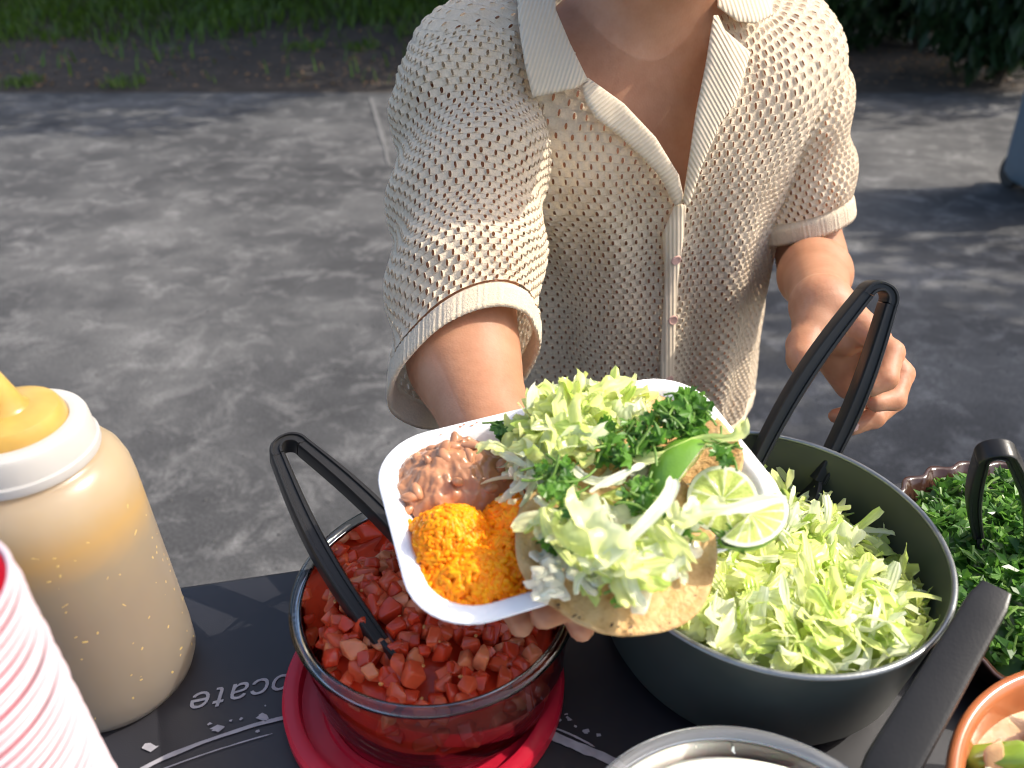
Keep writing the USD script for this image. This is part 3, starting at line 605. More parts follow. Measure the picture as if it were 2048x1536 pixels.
def cells(Pf, nu, nv, wrap, keep, mat, parent, name, hole=(.21, .36), lift=.0006, sink=.0012):
    """a knit of nu x nv meshes with open eyelets over the surface grid Pf (n, m, 3)"""
    n, m = Pf.shape[:2]
    G = np.concatenate([Pf, Pf[:1]], 0) if wrap else Pf
    du = np.gradient(G, axis=0); dv = np.gradient(G, axis=1)
    if wrap: du[0] = du[-1] = (G[1] - G[-2]) / 2
    N = np.cross(dv, du); N /= np.linalg.norm(N, axis=-1, keepdims=True) + 1e-12
    k = G.shape[0]
    def ev(A, fu, fv):
        c = np.stack([np.clip(fu, 0, 1) * (k - 1), np.clip(fv, 0, 1) * (m - 1)])
        return np.stack([map_coordinates(A[..., i], c, order=1, mode='nearest') for i in range(3)], -1)
    j, i = np.meshgrid(np.arange(nv), np.arange(nu), indexing='ij'); i = i + .5 * (j % 2) * 1.0
    cu, cv = (i + .5) / nu, (j + .5) / nv
    ox = np.array([-.5, -.25, 0, .25, .5, .5, .5, .25, 0, -.25, -.5, -.5]); oy = np.array([-.5, -.5, -.5, -.5, -.5, 0, .5, .5, .5, .5, .5, 0])
    oh = np.where(np.abs(ox) == .5, lift * .7, np.where(ox == 0, -lift * .2, lift * .5))
    th = np.arctan2(oy, ox); hx, hy = hole[0] * .5 * np.cos(th), hole[1] * np.sin(th)
    mx, my = ox * .45 + hx * .62, oy * .45 + hy * .62
    X = np.stack([ox, mx, hx], 0); Y = np.stack([oy, my, hy], 0); H = np.stack([oh, np.full(12, lift), np.full(12, -sink)], 0)
    c0 = ev(G, np.mod(cu, 1) if wrap else cu, cv); ok = keep(c0)
    cu, cv = cu[ok], cv[ok]
    lu = np.linalg.norm(ev(G, np.clip(cu + .5 / nu, 0, 1), cv) - ev(G, np.clip(cu - .5 / nu, 0, 1), cv), axis=-1); lv = np.linalg.norm(ev(G, cu, np.clip(cv + .5 / nv, 0, 1)) - ev(G, cu, np.clip(cv - .5 / nv, 0, 1)), axis=-1)
    ku = np.clip(.0118 / np.maximum(lu, 1e-4), .25, 1.2)[:, None, None]; kv = np.clip(.0078 / np.maximum(lv, 1e-4), .25, 1.2)[:, None, None]
    jr = np.random.default_rng(3); sx = jr.uniform(.8, 1.2, len(cu))[:, None, None]; sk = jr.normal(0, .05, (len(cu), 1, 1))
    Xi = np.broadcast_to(X, (len(cu), 3, 12)).copy(); Xi[:, 2:] *= sx * ku; Xi[:, 2:] += sk; Yi = np.broadcast_to(Y, (len(cu), 3, 12)).copy(); Yi[:, 2:] *= kv
    fu = cu[:, None, None] + Xi / nu; fv = cv[:, None, None] + Yi / nv
    wp = np.stack([np.cos(fu * 6.2832) * nu / 22, np.sin(fu * 6.2832) * nu / 22, fv * nv / 5], -1); fu = fu + .75 * (meshkit.noise(wp, 21) - .5) / nu; fv = fv + .9 * (meshkit.noise(wp + 50, 22) - .5) / nv
    if wrap: fu = np.mod(fu, 1)
    P = ev(G, fu, fv) + ev(N, fu, fv) * H[..., None]
    P = P.reshape(-1, 3); b = np.arange(len(cu))[:, None] * 36; f = tri((grid_faces(2, 12, wrap_m=True)[:0]).reshape(0, 4) if False else np.array([[r_ * 12 + a, r_ * 12 + (a + 1) % 12, (r_ + 1) * 12 + (a + 1) % 12, (r_ + 1) * 12 + a] for r_ in (0, 1) for a in range(12)]))
    F = (b[:, None] + f[None]).reshape(-1, 3)
    key = np.round(P / 2e-5).astype(np.int64); _, ui, inv = np.unique(key, axis=0, return_index=True, return_inverse=True)
    return P[ui], inv.reshape(-1)[F]
# torso surface grid: u round the body (starting at the back), v from hem to neck
nU, nVg = 220, 170
def torso_grid():
    a = np.linspace(-np.pi, np.pi, nU, endpoint=False); aa = np.linspace(-np.pi, np.pi, 2001); e = np.stack([.158 * np.sin(aa), .112 * np.cos(aa)], -1)
    s = np.r_[0, np.cumsum(np.linalg.norm(np.diff(e, axis=0), axis=1))]; ang = np.interp(np.linspace(0, s[-1], nU, endpoint=False), s, aa)
    dirv = np.sin(ang)[:, None] * .158 * SD + np.cos(ang)[:, None] * .112 * FR; dirv /= np.linalg.norm(dirv, axis=1)[:, None]
    ZS = 1.215; hz = ZS - HEMZ; tot = hz + .17; v = np.linspace(0, tot, nVg)
    z = np.minimum(HEMZ + v, ZS); elv = np.clip((v - hz) / .17, 0, 1) * np.radians(68)
    o = c_of(z); o[:, 2] = z
    D = dirv[:, None] * np.cos(elv)[None, :, None] + np.sin(elv)[None, :, None] * [0, 0, 1.]
    O = np.broadcast_to(o[None], D.shape); t_ = march_out(sh_torso_f, O, D, .42)
    return O + D * t_[..., None], v, tot
TG, tv, ttot = torso_grid()
VPX = [(1108, -300), (1108, 0), (1136, 80), (1172, 150), (1240, 213), (1300, 283), (1345, 358), (1366, 405), (1376, 340), (1392, 230), (1412, 130), (1430, 0), (1440, -300)]
sl_L = sleeve_sdf(SL, EL_ + (SL - EL_) * .02, .077, .061, 8, .009); sl_R = sleeve_sdf(SR, SR + (ER - SR) * .86, .075, .054, 9, .005)
def keep_torso(p):
    px = proj(p); front = (p - c_of(p[..., 2])) @ FR > .0
    v = front & (inside(VPX, px + [9, 0]) | inside(VPX, px - [9, 0]) | inside(VPX, px - [0, 8]))
    nk = (np.linalg.norm((p - NK) * [1, 1, .0], axis=-1) < .062) & (p[..., 2] > 1.3)
    return ~v & ~nk & (sl_L(p) > -.016) & (sl_R(p) > -.016)
SH = part(PER, 'shirt', cells(TG, 94, 72, True, keep_torso, None, None, ''), M['knit'], True)
def sleeve_grid(f, A, B_, L0, L1, nu=120, nv=80, tilt=None):
    ax = unit(B_ - A); u0 = unit(np.cross(ax, [0, 0, 1.])); w0 = np.cross(ax, u0); a = np.linspace(0, 2 * np.pi, nu, endpoint=False)
    d = np.cos(a)[:, None] * u0 + np.sin(a)[:, None] * w0; s = np.linspace(L0, L1, nv)
    S = np.broadcast_to(s, (nu, nv)) + (0 if tilt is None else (d @ tilt)[:, None] * np.linspace(0, 1, nv)[None] ** 2)
    O = A + S[..., None] * ax; D = d[:, None] + 0 * s[None, :, None]
    return O + D * march_out(f, O, D, .2)[..., None]
def rib_band(ring0, parent, name, L, ax, thick=.0035, n=40, roll=.25):
    """ribbed knit band continuing from the closed ring ring0 along ax"""
    k = len(ring0); c = ring0.mean(0); o = ring0 - c; o = o - np.outer(o @ ax, ax); o /= np.linalg.norm(o, axis=1)[:, None]
    rb = .0005 * np.sign(np.sin(np.arange(k) / k * 2 * np.pi * 0 + np.arange(k) * np.pi))[:, None]
    prof = [(0.0, -.004), (.004, .001), (.008, thick), (L * .5, thick * .9), (L - .004, thick), (L, .001), (L - .003, -.003), (0.004, -.005)]
    V = [ring0 + ax * s + o * (h + (rb if 0 < h else 0)) - o * roll * max(s, 0) * .15 for s, h in prof]
    v = np.concatenate(V); part(parent, name, (v, grid_faces(len(V), k, wrap_m=True)), M['knit'], True)
def resample(R_, n):
    Q = np.vstack([R_, R_[:1]]); s = np.r_[0, np.cumsum(np.linalg.norm(np.diff(Q, axis=0), axis=1))]; q = np.linspace(0, s[-1], n, endpoint=False)
    return np.stack([np.interp(q, s, Q[:, i]) for i in range(3)], -1)
for f, A, B_, L0, L1, nv, tilt in ((sl_L, SL, EL_, .0, .268, 42, np.array([-.030, 0, -.032])), (sl_R, SR, ER, .012, .165, 25, None)):
    g = sleeve_grid(f, A, B_, L0, L1, tilt=tilt)
    part(SH, 'sleeve', cells(g, 40, nv, True, lambda p: sh_torso_f(p) > -.012, None, None, ''), M['knit'], True)
    rib_band(resample(g[:, -1], 240), SH, 'cuff', .024, unit(B_ - A), .0016)
hemr = resample(TG[:, 0], 440); rib_band(hemr, SH, 'hem_band', .03, np.array([0, 0, -1.]))
# collar, lapels and placket: thick ribbed sheets lying on the shirt
def patch(poly, name, off, th=.0035, step=7, lift=None, mat='rib', sdf=sh_torso_f, rot=0.):
    poly = np.asarray(poly, float); lo, hi = poly.min(0), poly.max(0)
    bd = []
    for a, b in zip(poly, np.roll(poly, -1, 0)):
        k = max(1, int(np.linalg.norm(b - a) / step)); bd += [a + (b - a) * i / k for i in range(k)]
    bd = np.array(bd); X, Y = np.meshgrid(np.arange(lo[0], hi[0], step), np.arange(lo[1], hi[1], step), indexing='ij'); q = np.stack([X.ravel(), Y.ravel()], -1)
    q = q[inside(poly, q)]; q = q[np.min(np.linalg.norm(q[:, None] - bd[None], axis=-1), 1) > step * .55]
    Q = np.vstack([bd, q]); T = Delaunay(Q).simplices; T = T[inside(poly, Q[T].mean(1))]
    c = np.cross(Q[T[:, 1]] - Q[T[:, 0]], Q[T[:, 2]] - Q[T[:, 0]]); T[c > 0] = T[c > 0][:, ::-1]
    d = np.array([ray(*p) for p in Q]); d /= np.linalg.norm(d, axis=1)[:, None]
    o_ = np.full(len(Q), off) if lift is None else off + lift(Q)
    t_ = march(lambda p: sdf(p) - o_, CO, d, .4, 1.3); top = CO + d * t_[:, None]; nrm = grad(sdf, top, 2e-3)
    e = np.min(np.linalg.norm(Q[:, None] - bd[None], axis=-1), 1); rnd = np.clip(e / 9, 0, 1)
    top = top + nrm * (.0012 * np.sqrt(rnd))[:, None]; bot = top - nrm * (th * (.45 + .55 * rnd))[:, None]
    bad = np.abs(sdf(top) - o_ ) > .006; fixv = np.nonzero(bad)[0]
    if len(fixv): good = np.nonzero(~bad)[0]; near = good[np.argmin(np.linalg.norm(Q[fixv][:, None] - Q[good][None], axis=-1), 1)]; top[fixv] = top[near]; bot[fixv] = bot[near]
    n, m = len(Q), len(bd); i = np.arange(m); j = (i + 1) % m
    F = np.vstack([T, T[:, ::-1] + n, np.stack([i, j, j + n], 1), np.stack([i, j + n, i + n], 1)])
    cs, sn = math.cos(rot), math.sin(rot); uv = np.stack([(Q[:, 0] * cs + Q[:, 1] * sn), (-Q[:, 0] * sn + Q[:, 1] * cs)], -1) / 200.
    part(SH, name, (np.vstack([top, bot]), F), M[mat], True, uv=np.vstack([uv, uv]))
patch([(1325, 470), (1352, 405), (1372, 412), (1368, 470), (1356, 560), (1350, 700), (1342, 850), (1318, 850), (1322, 700), (1330, 560)], 'placket', .005)
patch([(1366, 405), (1376, 340), (1392, 230), (1412, 130), (1428, 30), (1436, 30), (1450, 60), (1502, 105), (1494, 130), (1474, 200), (1438, 252), (1405, 330), (1378, 412)], 'lapel', .010, lift=lambda q: .006 * np.clip((q[:, 0] - 1380) / 80, 0, 1), rot=-.5)
patch([(1432, -70), (1532, -70), (1546, 28), (1512, 46), (1476, 42), (1436, 12)], 'collar_leaf', .016, rot=-.3)
patch([(1164, 172), (1176, 155), (1248, 207), (1312, 275), (1358, 350), (1370, 405), (1350, 412), (1318, 352), (1280, 312), (1238, 272), (1190, 236), (1172, 205)], 'lapel', .008, lift=lambda q: .006 * np.clip((1230 - q[:, 0]) / 80, 0, 1), rot=.9)
patch([(1030, -70), (1106, -70), (1112, 20), (1140, 86), (1176, 160), (1150, 176), (1112, 186), (1066, 196), (1050, 130), (1038, 50)], 'collar_leaf', .013, lift=lambda q: .004 * np.clip((q[:, 1] - 60) / 120, 0, 1), rot=.3)
# collar stand round the neck
a = np.linspace(np.radians(-12), np.radians(192), 40); nkc = NK + [0, .008, .005]
cv = []
for r0, z0 in ((.078, -.02), (.072, .012), (.076, .018), (.094, -.022), (.100, -.028), (.095, -.026)): cv.append(nkc + np.stack([np.cos(a) * r0 * 1.0, np.sin(a) * r0 * 1.0, 0 * a + z0], -1) @ rotz(PSI).T)
part(SH, 'collar_back', (np.concatenate(cv), grid_faces(6, 40)), M['rib'], True, uv=np.concatenate([np.stack([a, 0 * a], -1)] * 6))
for (x, y) in ((1352, 520), (1346, 640), (1338, 760)):
    d = unit(ray(x, y)); p = CO + d * march(lambda q: sh_torso_f(q) - .0055, CO, d[None], .4, 1.3)[0]; n_ = grad(sh_torso_f, p[None], 2e-3)[0]; Rm = frame(n_)
    pr = [(0, .0008), (.0035, .0008), (.0045, .0016), (.0055, .0012), (.0058, 0), (0, -.001)]; v, f = revolve(pr, (0, 0, 0), 20); part(SH, 'button', (v @ Rm.T + p, f), M['nail'], 40)

# ------------------------------------------------------------------ food materials
def lettuce_mat(name, pale, mid, green):
    return MAT(name, {'u': ('uvmap', {'attribute': 'st'}), 's': ('separate_xyz', {}), 'g': ('geometry', {}), 'n': ('noise_texture', {'scale': 55., 'detail': 3.}), 'a': ('math', {'math_type': 'multiply_add', 'value2': .45}), 'a2': ('math', {'math_type': 'multiply_add', 'value2': .55}),
        'r': ('rgb_ramp', {'ramp': [(.15, pale), (.5, mid), (.95, green)]}), 'wv': ('wave_texture', {'wave_type': 'bands', 'bands_direction': 'x', 'scale': 2.2, 'distortion': 3., 'detail': 2.}), 'b': ('bump', {'strength': .4, 'distance': .0012}),
        'p': ('principled_bsdf', {'roughness': .28, 'specular_ior_level': .45}), 't': ('translucent_bsdf', {}), 'x': ('mix_closure', {'fac': .42})},
        [('u.UV', 's.vector'), ('g.position', 'n.vector'), ('n.fac', 'a.value1'), ('s.x', 'a.value3'), ('g.random_per_island', 'a2.value1'), ('a.value', 'a2.value3'), ('a2.value', 'r.fac'), ('r.color', 'p.base_color'), ('r.color', 't.color'), ('u.UV', 'wv.vector'), ('wv.fac', 'b.height'), ('b.normal', 'p.normal'), ('p.BSDF', 'x.closure1'), ('t.BSDF', 'x.closure2')], 'x.closure')
M['lettuce'] = [lettuce_mat('lettuce_pale', (.88, .89, .58), (.83, .86, .40), (.72, .80, .25)), lettuce_mat('lettuce_green', (.84, .88, .46), (.72, .81, .28), (.50, .68, .12)), lettuce_mat('lettuce_rib', (.86, .87, .74), (.82, .85, .62), (.72, .79, .45))]
M['cil'] = [leafmat('cilantro_a', (.12, .28, .035), (.25, .44, .08), .4, .35), leafmat('cilantro_b', (.055, .15, .022), (.14, .29, .045), .35, .35), leafmat('cilantro_stem', (.20, .34, .07), (.30, .44, .12), .3, .3)]
M['tomato'] = [PM('tomato_flesh_%d' % i, c, .22, amp=.2, scale=90., bump=.25, bscale=260., subsurface_weight=.35, subsurface_scale=.004, subsurface_radius=(1., .2, .12)) for i, c in enumerate(((.56, .045, .014), (.62, .085, .03), (.68, .19, .08)))]
M['tomato_seed'] = PM('tomato_seed', (.62, .30, .09), .3)
M['bean'] = PM('bean_skin', (.44, .205, .105), .3, amp=.2, scale=130., bump=.1)
M['mash'] = PM('bean_mash', (.43, .20, .10), .25, amp=.22, scale=60., bump=.5, bscale=160., dist=.0015)
M['rice'] = [PM('rice_%d' % i, c, .42, amp=.08, scale=300., bump=.05, specular_ior_level=.25) for i, c in enumerate(((.98, .29, .002), (.98, .35, .004), (.97, .24, .001)))]
M['onion'] = PM('onion', (.58, .57, .40), .25, amp=.08, subsurface_weight=.5, subsurface_scale=.005, subsurface_radius=(1., 1., .8), bump=.1)
M['tortilla'] = MAT('tortilla', {'g': ('texture_coordinate', {}), 'n': ('noise_texture', {'scale': 60., 'detail': 6., 'roughness': .7}), 'r': ('rgb_ramp', {'ramp': [(.27, (.24, .10, .03)), (.38, (.46, .25, .085)), (.52, (.60, .37, .15)), (.72, (.70, .49, .24))]}),
    'n2': ('noise_texture', {'scale': 320., 'detail': 3.}), 'b': ('bump', {'strength': .7, 'distance': .0018}), 'p': ('principled_bsdf', {'roughness': .55, 'specular_ior_level': .35})},
    [('g.object', 'n.vector'), ('g.object', 'n2.vector'), ('n.fac', 'r.fac'), ('r.color', 'p.base_color'), ('n2.fac', 'b.height'), ('b.normal', 'p.normal')], 'p.BSDF')
M['char'] = PM('tortilla_char', (.09, .045, .02), .7)
M['chicken'] = PM('cooked_chicken', (.50, .29, .13), .32, amp=.3, scale=60., bump=.4, bscale=140., subsurface_weight=.2, subsurface_scale=.003)
M['pepper'] = PM('green_pepper', (.20, .30, .035), .25, amp=.2)
M['limepeel'] = PM('lime_peel', (.13, .27, .03), .25, amp=.25, scale=30., bump=.35, bscale=700., dist=.0006)
M['limeflesh'] = MAT('lime_flesh', {'u': ('uvmap', {'attribute': 'st'}), 's': ('separate_xyz', {}), 'm': ('mapping', {'scale': (14., 2.5, 1.)}), 'n': ('noise_texture', {'scale': 3., 'detail': 3.}), 'w': ('math', {'math_type': 'multiply', 'value2': 8.}), 'fr': ('math', {'math_type': 'pingpong', 'value2': .5}), 'r1': ('rgb_ramp', {'ramp': [(.0, (.68, .71, .43)), (.07, (.66, .69, .38)), (.12, (.48, .56, .14))]}),
    'r2': ('rgb_ramp', {'ramp': [(.0, (1, 1, 1)), (.08, (0, 0, 0)), (.86, (0, 0, 0)), (.90, (1, 1, 1))]}), 'nr': ('rgb_ramp', {'ramp': [(.3, (.85, .85, .7)), (.7, (1.15, 1.15, 1.2))]}), 'mu': ('mix_color', {'blend_type': 'multiply', 'fac': 1., 'use_clamp': False}),
    'x': ('mix_color', {'b': (.72, .74, .50)}), 'b': ('bump', {'strength': .5, 'distance': .001}), 'p': ('principled_bsdf', {'roughness': .16, 'subsurface_weight': .4, 'subsurface_scale': .004, 'subsurface_radius': (1., 1., .5)})},
    [('u.UV', 's.vector'), ('u.UV', 'm.vector'), ('m.vector', 'n.vector'), ('s.x', 'w.value1'), ('w.value', 'fr.value1'), ('fr.value', 'r1.fac'), ('s.y', 'r2.fac'), ('n.fac', 'nr.fac'), ('r1.color', 'mu.a'), ('nr.color', 'mu.b'), ('mu.result', 'x.a'), ('r2.color', 'x.fac'), ('x.result', 'p.base_color'), ('n.fac', 'b.height'), ('b.normal', 'p.normal')], 'p.BSDF')
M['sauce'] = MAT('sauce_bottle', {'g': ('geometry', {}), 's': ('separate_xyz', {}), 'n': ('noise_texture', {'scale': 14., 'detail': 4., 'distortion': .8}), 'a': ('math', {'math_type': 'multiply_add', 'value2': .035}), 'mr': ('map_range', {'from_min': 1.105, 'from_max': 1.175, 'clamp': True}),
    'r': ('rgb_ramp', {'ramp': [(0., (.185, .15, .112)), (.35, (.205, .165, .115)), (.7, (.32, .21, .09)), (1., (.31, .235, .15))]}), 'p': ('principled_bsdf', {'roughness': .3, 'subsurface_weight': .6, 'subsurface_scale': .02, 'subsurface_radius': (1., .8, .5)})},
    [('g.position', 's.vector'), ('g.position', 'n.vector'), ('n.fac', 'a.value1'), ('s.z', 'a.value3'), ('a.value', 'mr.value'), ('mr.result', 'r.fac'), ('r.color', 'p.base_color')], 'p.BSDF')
M['seedbit'] = PM('chili_seed', (.50, .36, .13), .35)
M['cap'] = PM('milky_cap', (.40, .385, .36), .35, amp=.04, subsurface_weight=.4, subsurface_scale=.006, subsurface_radius=(1., .9, .7), bump=.02)
M['nozzle'] = PM('milky_nozzle', (.42, .25, .06), .3, amp=.15, scale=60., subsurface_weight=.5, subsurface_scale=.01, subsurface_radius=(1., .8, .4), bump=.02)
M['cupout'] = PM('cup_pink', (.50, .12, .16), .35, amp=.04, bump=.02)
M['cuprim'] = PM('cup_white_rim', (.50, .40, .43), .3, amp=.02, bump=.02)
M['cupin'] = PM('cup_red_inside', (.72, .03, .055), .35, amp=.04, bump=.02)

# ------------------------------------------------------------------ food pieces
def ribbon(r, L, w, curl=1., n=11, m=4, ruffle=.18, taper=True):
    """a curled strip: (v, f, uv), centred on the origin, lying roughly flat"""
    s = np.linspace(0, 1, n); k = curl * (r.normal() * 1.6 + 1.2 * np.sin(6.28 * s * r.uniform(.4, 1.1) + r.uniform(0, 6.28))); lift = curl * (r.normal() * 1.1 + .9 * np.sin(6.28 * s * r.uniform(.5, 1.3) + r.uniform(0, 6.28)))
    a, b = np.cumsum(k) / n, np.cumsum(lift) / n; T = np.stack([np.cos(a) * np.cos(b), np.sin(a) * np.cos(b), np.sin(b)], -1)
    P = np.cumsum(T, 0) * L / n; tw = r.uniform(-1, 1) * 1.8 * (s - .5) + r.normal() * .5
    S = np.stack([-np.sin(a), np.cos(a), 0 * a], -1); Q = np.cross(T, S); S, Q = S * np.cos(tw)[:, None] + Q * np.sin(tw)[:, None], Q * np.cos(tw)[:, None] - S * np.sin(tw)[:, None]
    ww = w * (1 + .25 * np.sin(s * 9 + r.uniform(0, 6)))
    if taper: ww = ww * np.clip(np.minimum(s, 1 - s) * 9 + .62, .3, 1)
    c = np.linspace(-1, 1, m); ruf = ruffle * w * np.sin(s[:, None] * r.uniform(9, 22) + c[None] * 1.5 + r.uniform(0, 6)) * np.abs(c)[None] ** 1.5
    cup = r.uniform(-.35, .35) * w * (c ** 2)[None]
    v = P[:, None] + S[:, None] * (ww[:, None] * c[None] / 2)[..., None] + Q[:, None] * (ruf + cup)[..., None]
    v = v.reshape(-1, 3); v -= v.mean(0); u0 = r.uniform(-.1, .35)
    uv = np.stack([u0 + .5 * (c[None] + 1) / 2 + 0 * s[:, None], s[:, None] * 3 + 0 * c[None]], -1).reshape(-1, 2)
    return v, grid_faces(n, m), uv
def leafpatch(r, L, w):
    n, m = 8, 7; s, c = np.meshgrid(np.linspace(-1, 1, n), np.linspace(-1, 1, m), indexing='ij'); rad = np.sqrt(s * s + c * c)
    ph = r.uniform(0, 6, 4); z = .16 * L * (np.sin(s * 2.2 + ph[0]) * np.cos(c * 2 + ph[1]) + .6 * rad * np.sin(np.arctan2(c, s) * r.integers(3, 6) + ph[2])) + .2 * L * (s * s) * r.uniform(-1, 1)
    v = np.stack([s * L / 2 * (1 + .15 * np.sin(c * 5 + ph[3])), c * w / 2 * (1 - .25 * s * s + .12 * np.sin(s * 7 + ph[0])), z], -1).reshape(-1, 3)
    return v - v.mean(0), grid_faces(n, m), np.stack([.25 + .35 * np.abs(c) + .1 * s, s * 2], -1).reshape(-1, 2)
def cilleaf(r, s):
    """a lobed cilantro leaf of size s"""
    th = np.radians(np.array([-150, -128, -105, -88, -70, -55, -42, -25, -12, 0, 12, 25, 42, 55, 70, 88, 105, 128, 150]))
    rr = np.array([.35, .7, .95, .72, .98, .62, .5, .85, .78, 1.1, .78, .85, .5, .62, .98, .72, .95, .7, .35]) * r.uniform(.85, 1.12, 19)
    x, y = rr * np.sin(th), rr * np.cos(th); z = r.uniform(-.5, .5) * rr ** 2 + .22 * np.sin(th * r.uniform(2, 4) + r.uniform(0, 6)) * rr
    v = np.vstack([[0, -.1, 0], np.stack([x, y, z], -1), [0, -.95, -.05], [.06, -.1, .0]]) * s
    k = np.arange(1, 19); f = np.vstack([np.stack([0 * k, k + 1, k], 1), [[0, 21, 20]]])
    return v, f
def bit(r, s):
    """a chopped scrap of leaf"""
    n = 7; a = np.sort(r.uniform(0, 6.28, n)); rad = s * r.uniform(.45, 1.1, n); z = s * r.uniform(-.4, .4, n)
    v = np.vstack([[0, 0, s * r.uniform(-.2, .2)], np.stack([rad * np.cos(a) * 1.3, rad * np.sin(a) * .75, z], -1)]); k = np.arange(n)
    return v, np.stack([0 * k, k + 1, (k + 1) % n + 1], 1)
def chunk(r, size, bev=.14, jit=.18):
    """an irregular diced piece"""
    h = np.array([[a, b, c] for a in (-1, 1) for b in (-1, 1) for c in (-1, 1)], float) * .5
    h = h + r.uniform(-jit, jit, h.shape) * .5; v = np.vstack([h * [1 - bev, 1, 1 - bev], h * [1, 1 - bev, 1 - bev], h * [1 - bev, 1 - bev, 1]]) * size
    m = trimesh.convex.convex_hull(v); return np.array(m.vertices), np.array(m.faces)
def grain(r, L, w):
    m = trimesh.creation.icosphere(subdivisions=1); v = m.vertices.copy(); v[:, 0] = np.sign(v[:, 0]) * np.abs(v[:, 0]) ** .8; v[:, 0] *= L / 2; v[:, 1:] *= w / 2; v[:, 2] += r.uniform(-.5, .5) * v[:, 0] ** 2 / L
    return v, np.array(m.faces)
def tilt_rot(r, n, sp):
    return frame(unit(np.asarray(n) + r.normal(size=3) * sp)) @ rotz(r.uniform(0, 6.28))

# ------------------------------------------------------------------ glass bowl of diced tomato on its red lid
BC = np.array([-.052, .362, 0.]); BZ = 1.062
lc = np.array([-.0615, .345, TZ + .0015])
t = thing('storage_lid', 'round red plastic storage lid lying under the glass tomato bowl', 'lid', lc)
part(t, 'panel', revolve([(0, .0012), (.08, .0012), (.086, .003), (.0875, .011), (.0915, .0125), (.0965, .012), (.0985, .009), (.0985, .0), (.094, .0), (.093, .006), (.09, .0065), (.088, -.0008), (0, -.0008)], lc, 96), M['redplastic'])
for q in (.070, .052): part(t, 'ridge', revolve([(q - .003, .0012), (q - .0015, .0028), (q + .0015, .0028), (q + .003, .0012)], lc, 72), M['redplastic'])
t = thing('glass_bowl', 'clear round glass bowl full of diced tomatoes, standing on the red lid', 'bowl', BC + [0, 0, TZ]); z0 = TZ + .0035
part(t, 'wall', revolve([(0, z0), (.079, z0), (.0855, z0 + .003), (.0895, z0 + .012), (.0918, z0 + .055), (.0925, BZ - .006)], BC, 96), M['glass'], True)
part(t, 'wall', revolve([(0, z0 + .004), (.078, z0 + .004), (.0835, z0 + .0075), (.0866, z0 + .016), (.0888, z0 + .055), (.0895, BZ - .006)], BC, 96), M['glass'], True)
a_ = np.linspace(0, 2 * np.pi, 12, endpoint=False)
part(t, 'rim', revolve([(.0928 + .0042 * math.cos(q), BZ - .003 + .0038 * math.sin(q)) for q in np.r_[a_, 0]], BC, 120), M['glassrim'], True)
t = thing('diced_tomatoes', 'heap of diced red tomatoes filling the glass bowl', 'tomatoes', BC + [0, 0, TZ])
r = np.random.default_rng(41)
def th_(x, y): return 1.033 + .012 * meshkit.noise(np.stack([x * 32, y * 32, 0 * x], -1), 5) - .010 * (np.hypot(x, y) / .085) ** 4
prof = [(0, 0)]
rr_, aa_ = np.meshgrid(np.linspace(0, 1, 20), np.linspace(0, 2 * np.pi, 64, endpoint=False), indexing='ij')
x, y = rr_ * .083 * np.cos(aa_), rr_ * .083 * np.sin(aa_); v = np.stack([x, y, th_(x, y) - .006], -1); v[-1, :, 2] = 1.0
lowr = np.stack([.080 * np.cos(aa_[0]), .080 * np.sin(aa_[0]), 0 * aa_[0] + z0 + .012], -1)
part(t, 'pulp', (np.concatenate([v.reshape(-1, 3), lowr]) + BC, grid_faces(21, 64, wrap_m=True)), M['tomato'][0], True)
k = 0
for layer, nmax in ((0, 190), (1, 108)):
    for i in range(nmax):
        q = math.sqrt(r.uniform(0, 1)) * .077; a = r.uniform(0, 6.28)
        if layer == 1 and i < 60: q = r.uniform(.072, .081)
        x, y = q * math.cos(a), q * math.sin(a); s = r.uniform(.008, .013)
        z = float(th_(np.array(x), np.array(y))) + (.001 if layer == 0 else .005)
        if layer == 1 and i < 60: z = r.uniform(z0 + .016, 1.028); q = .079 + (z - z0) * .04 - r.uniform(0, .003); x, y = q * math.cos(a), q * math.sin(a)
        v, f = chunk(r, s * r.uniform(.65, 1.2, 3), .30, .40)
        part(t, 'tomato_dice', (v @ rand_rot(r).T + BC + [x, y, z], f), M['tomato'][r.choice(3, p=[.5, .33, .17])], 48)
sd = []
for i in range(24):
    q = math.sqrt(r.uniform()) * .075; a = r.uniform(0, 6.28); x, y = q * math.cos(a), q * math.sin(a); v, f = grain(r, .0035, .0022); sd.append((v @ rand_rot(r).T + BC + [x, y, float(th_(np.array(x), np.array(y))) + .006], f))
part(t, 'seed', join(sd), M['tomato_seed'], True, kind='stuff')

# ------------------------------------------------------------------ dark pot of shredded lettuce
PC = np.array([.1794, .3959, 0.]); PZr = 1.08; PR = .1211
t = thing('cooking_pot', 'dark grey-green metal pot filled with shredded lettuce', 'pot', PC + [0, 0, TZ]); zb = TZ + .002
part(t, 'wall', revolve([(0, zb), (.095, zb), (.104, zb + .005), (.1095, zb + .016), (.1185, PZr - .006), (.1195, PZr - .0035), (.1195, PZr - .001), (.1165, PZr - .002), (.1065, zb + .018), (.101, zb + .008), (.09, zb + .005), (0, zb + .005)], PC, 128), M['pot'])
part(t, 'rim', revolve([(.1182 + .0021 * math.cos(q), PZr - .0008 + .0018 * math.sin(q)) for q in np.r_[a_, 0]], PC, 128), M['potrim'], True)
for s in (1,):
    hd = unit([math.cos(2.0), math.sin(2.0), 0]); sd_ = np.array([-hd[1], hd[0], 0]); b0 = PC + hd * .1155 + [0, 0, PZr - .022]
    part(t, 'side_handle', tube(spline([b0 - sd_ * .035 - hd * .003, b0 - sd_ * .03 + hd * .02, b0 + hd * .030, b0 + sd_ * .03 + hd * .02, b0 + sd_ * .035 - hd * .003], 20), .0055, 10), M['pot'], True)
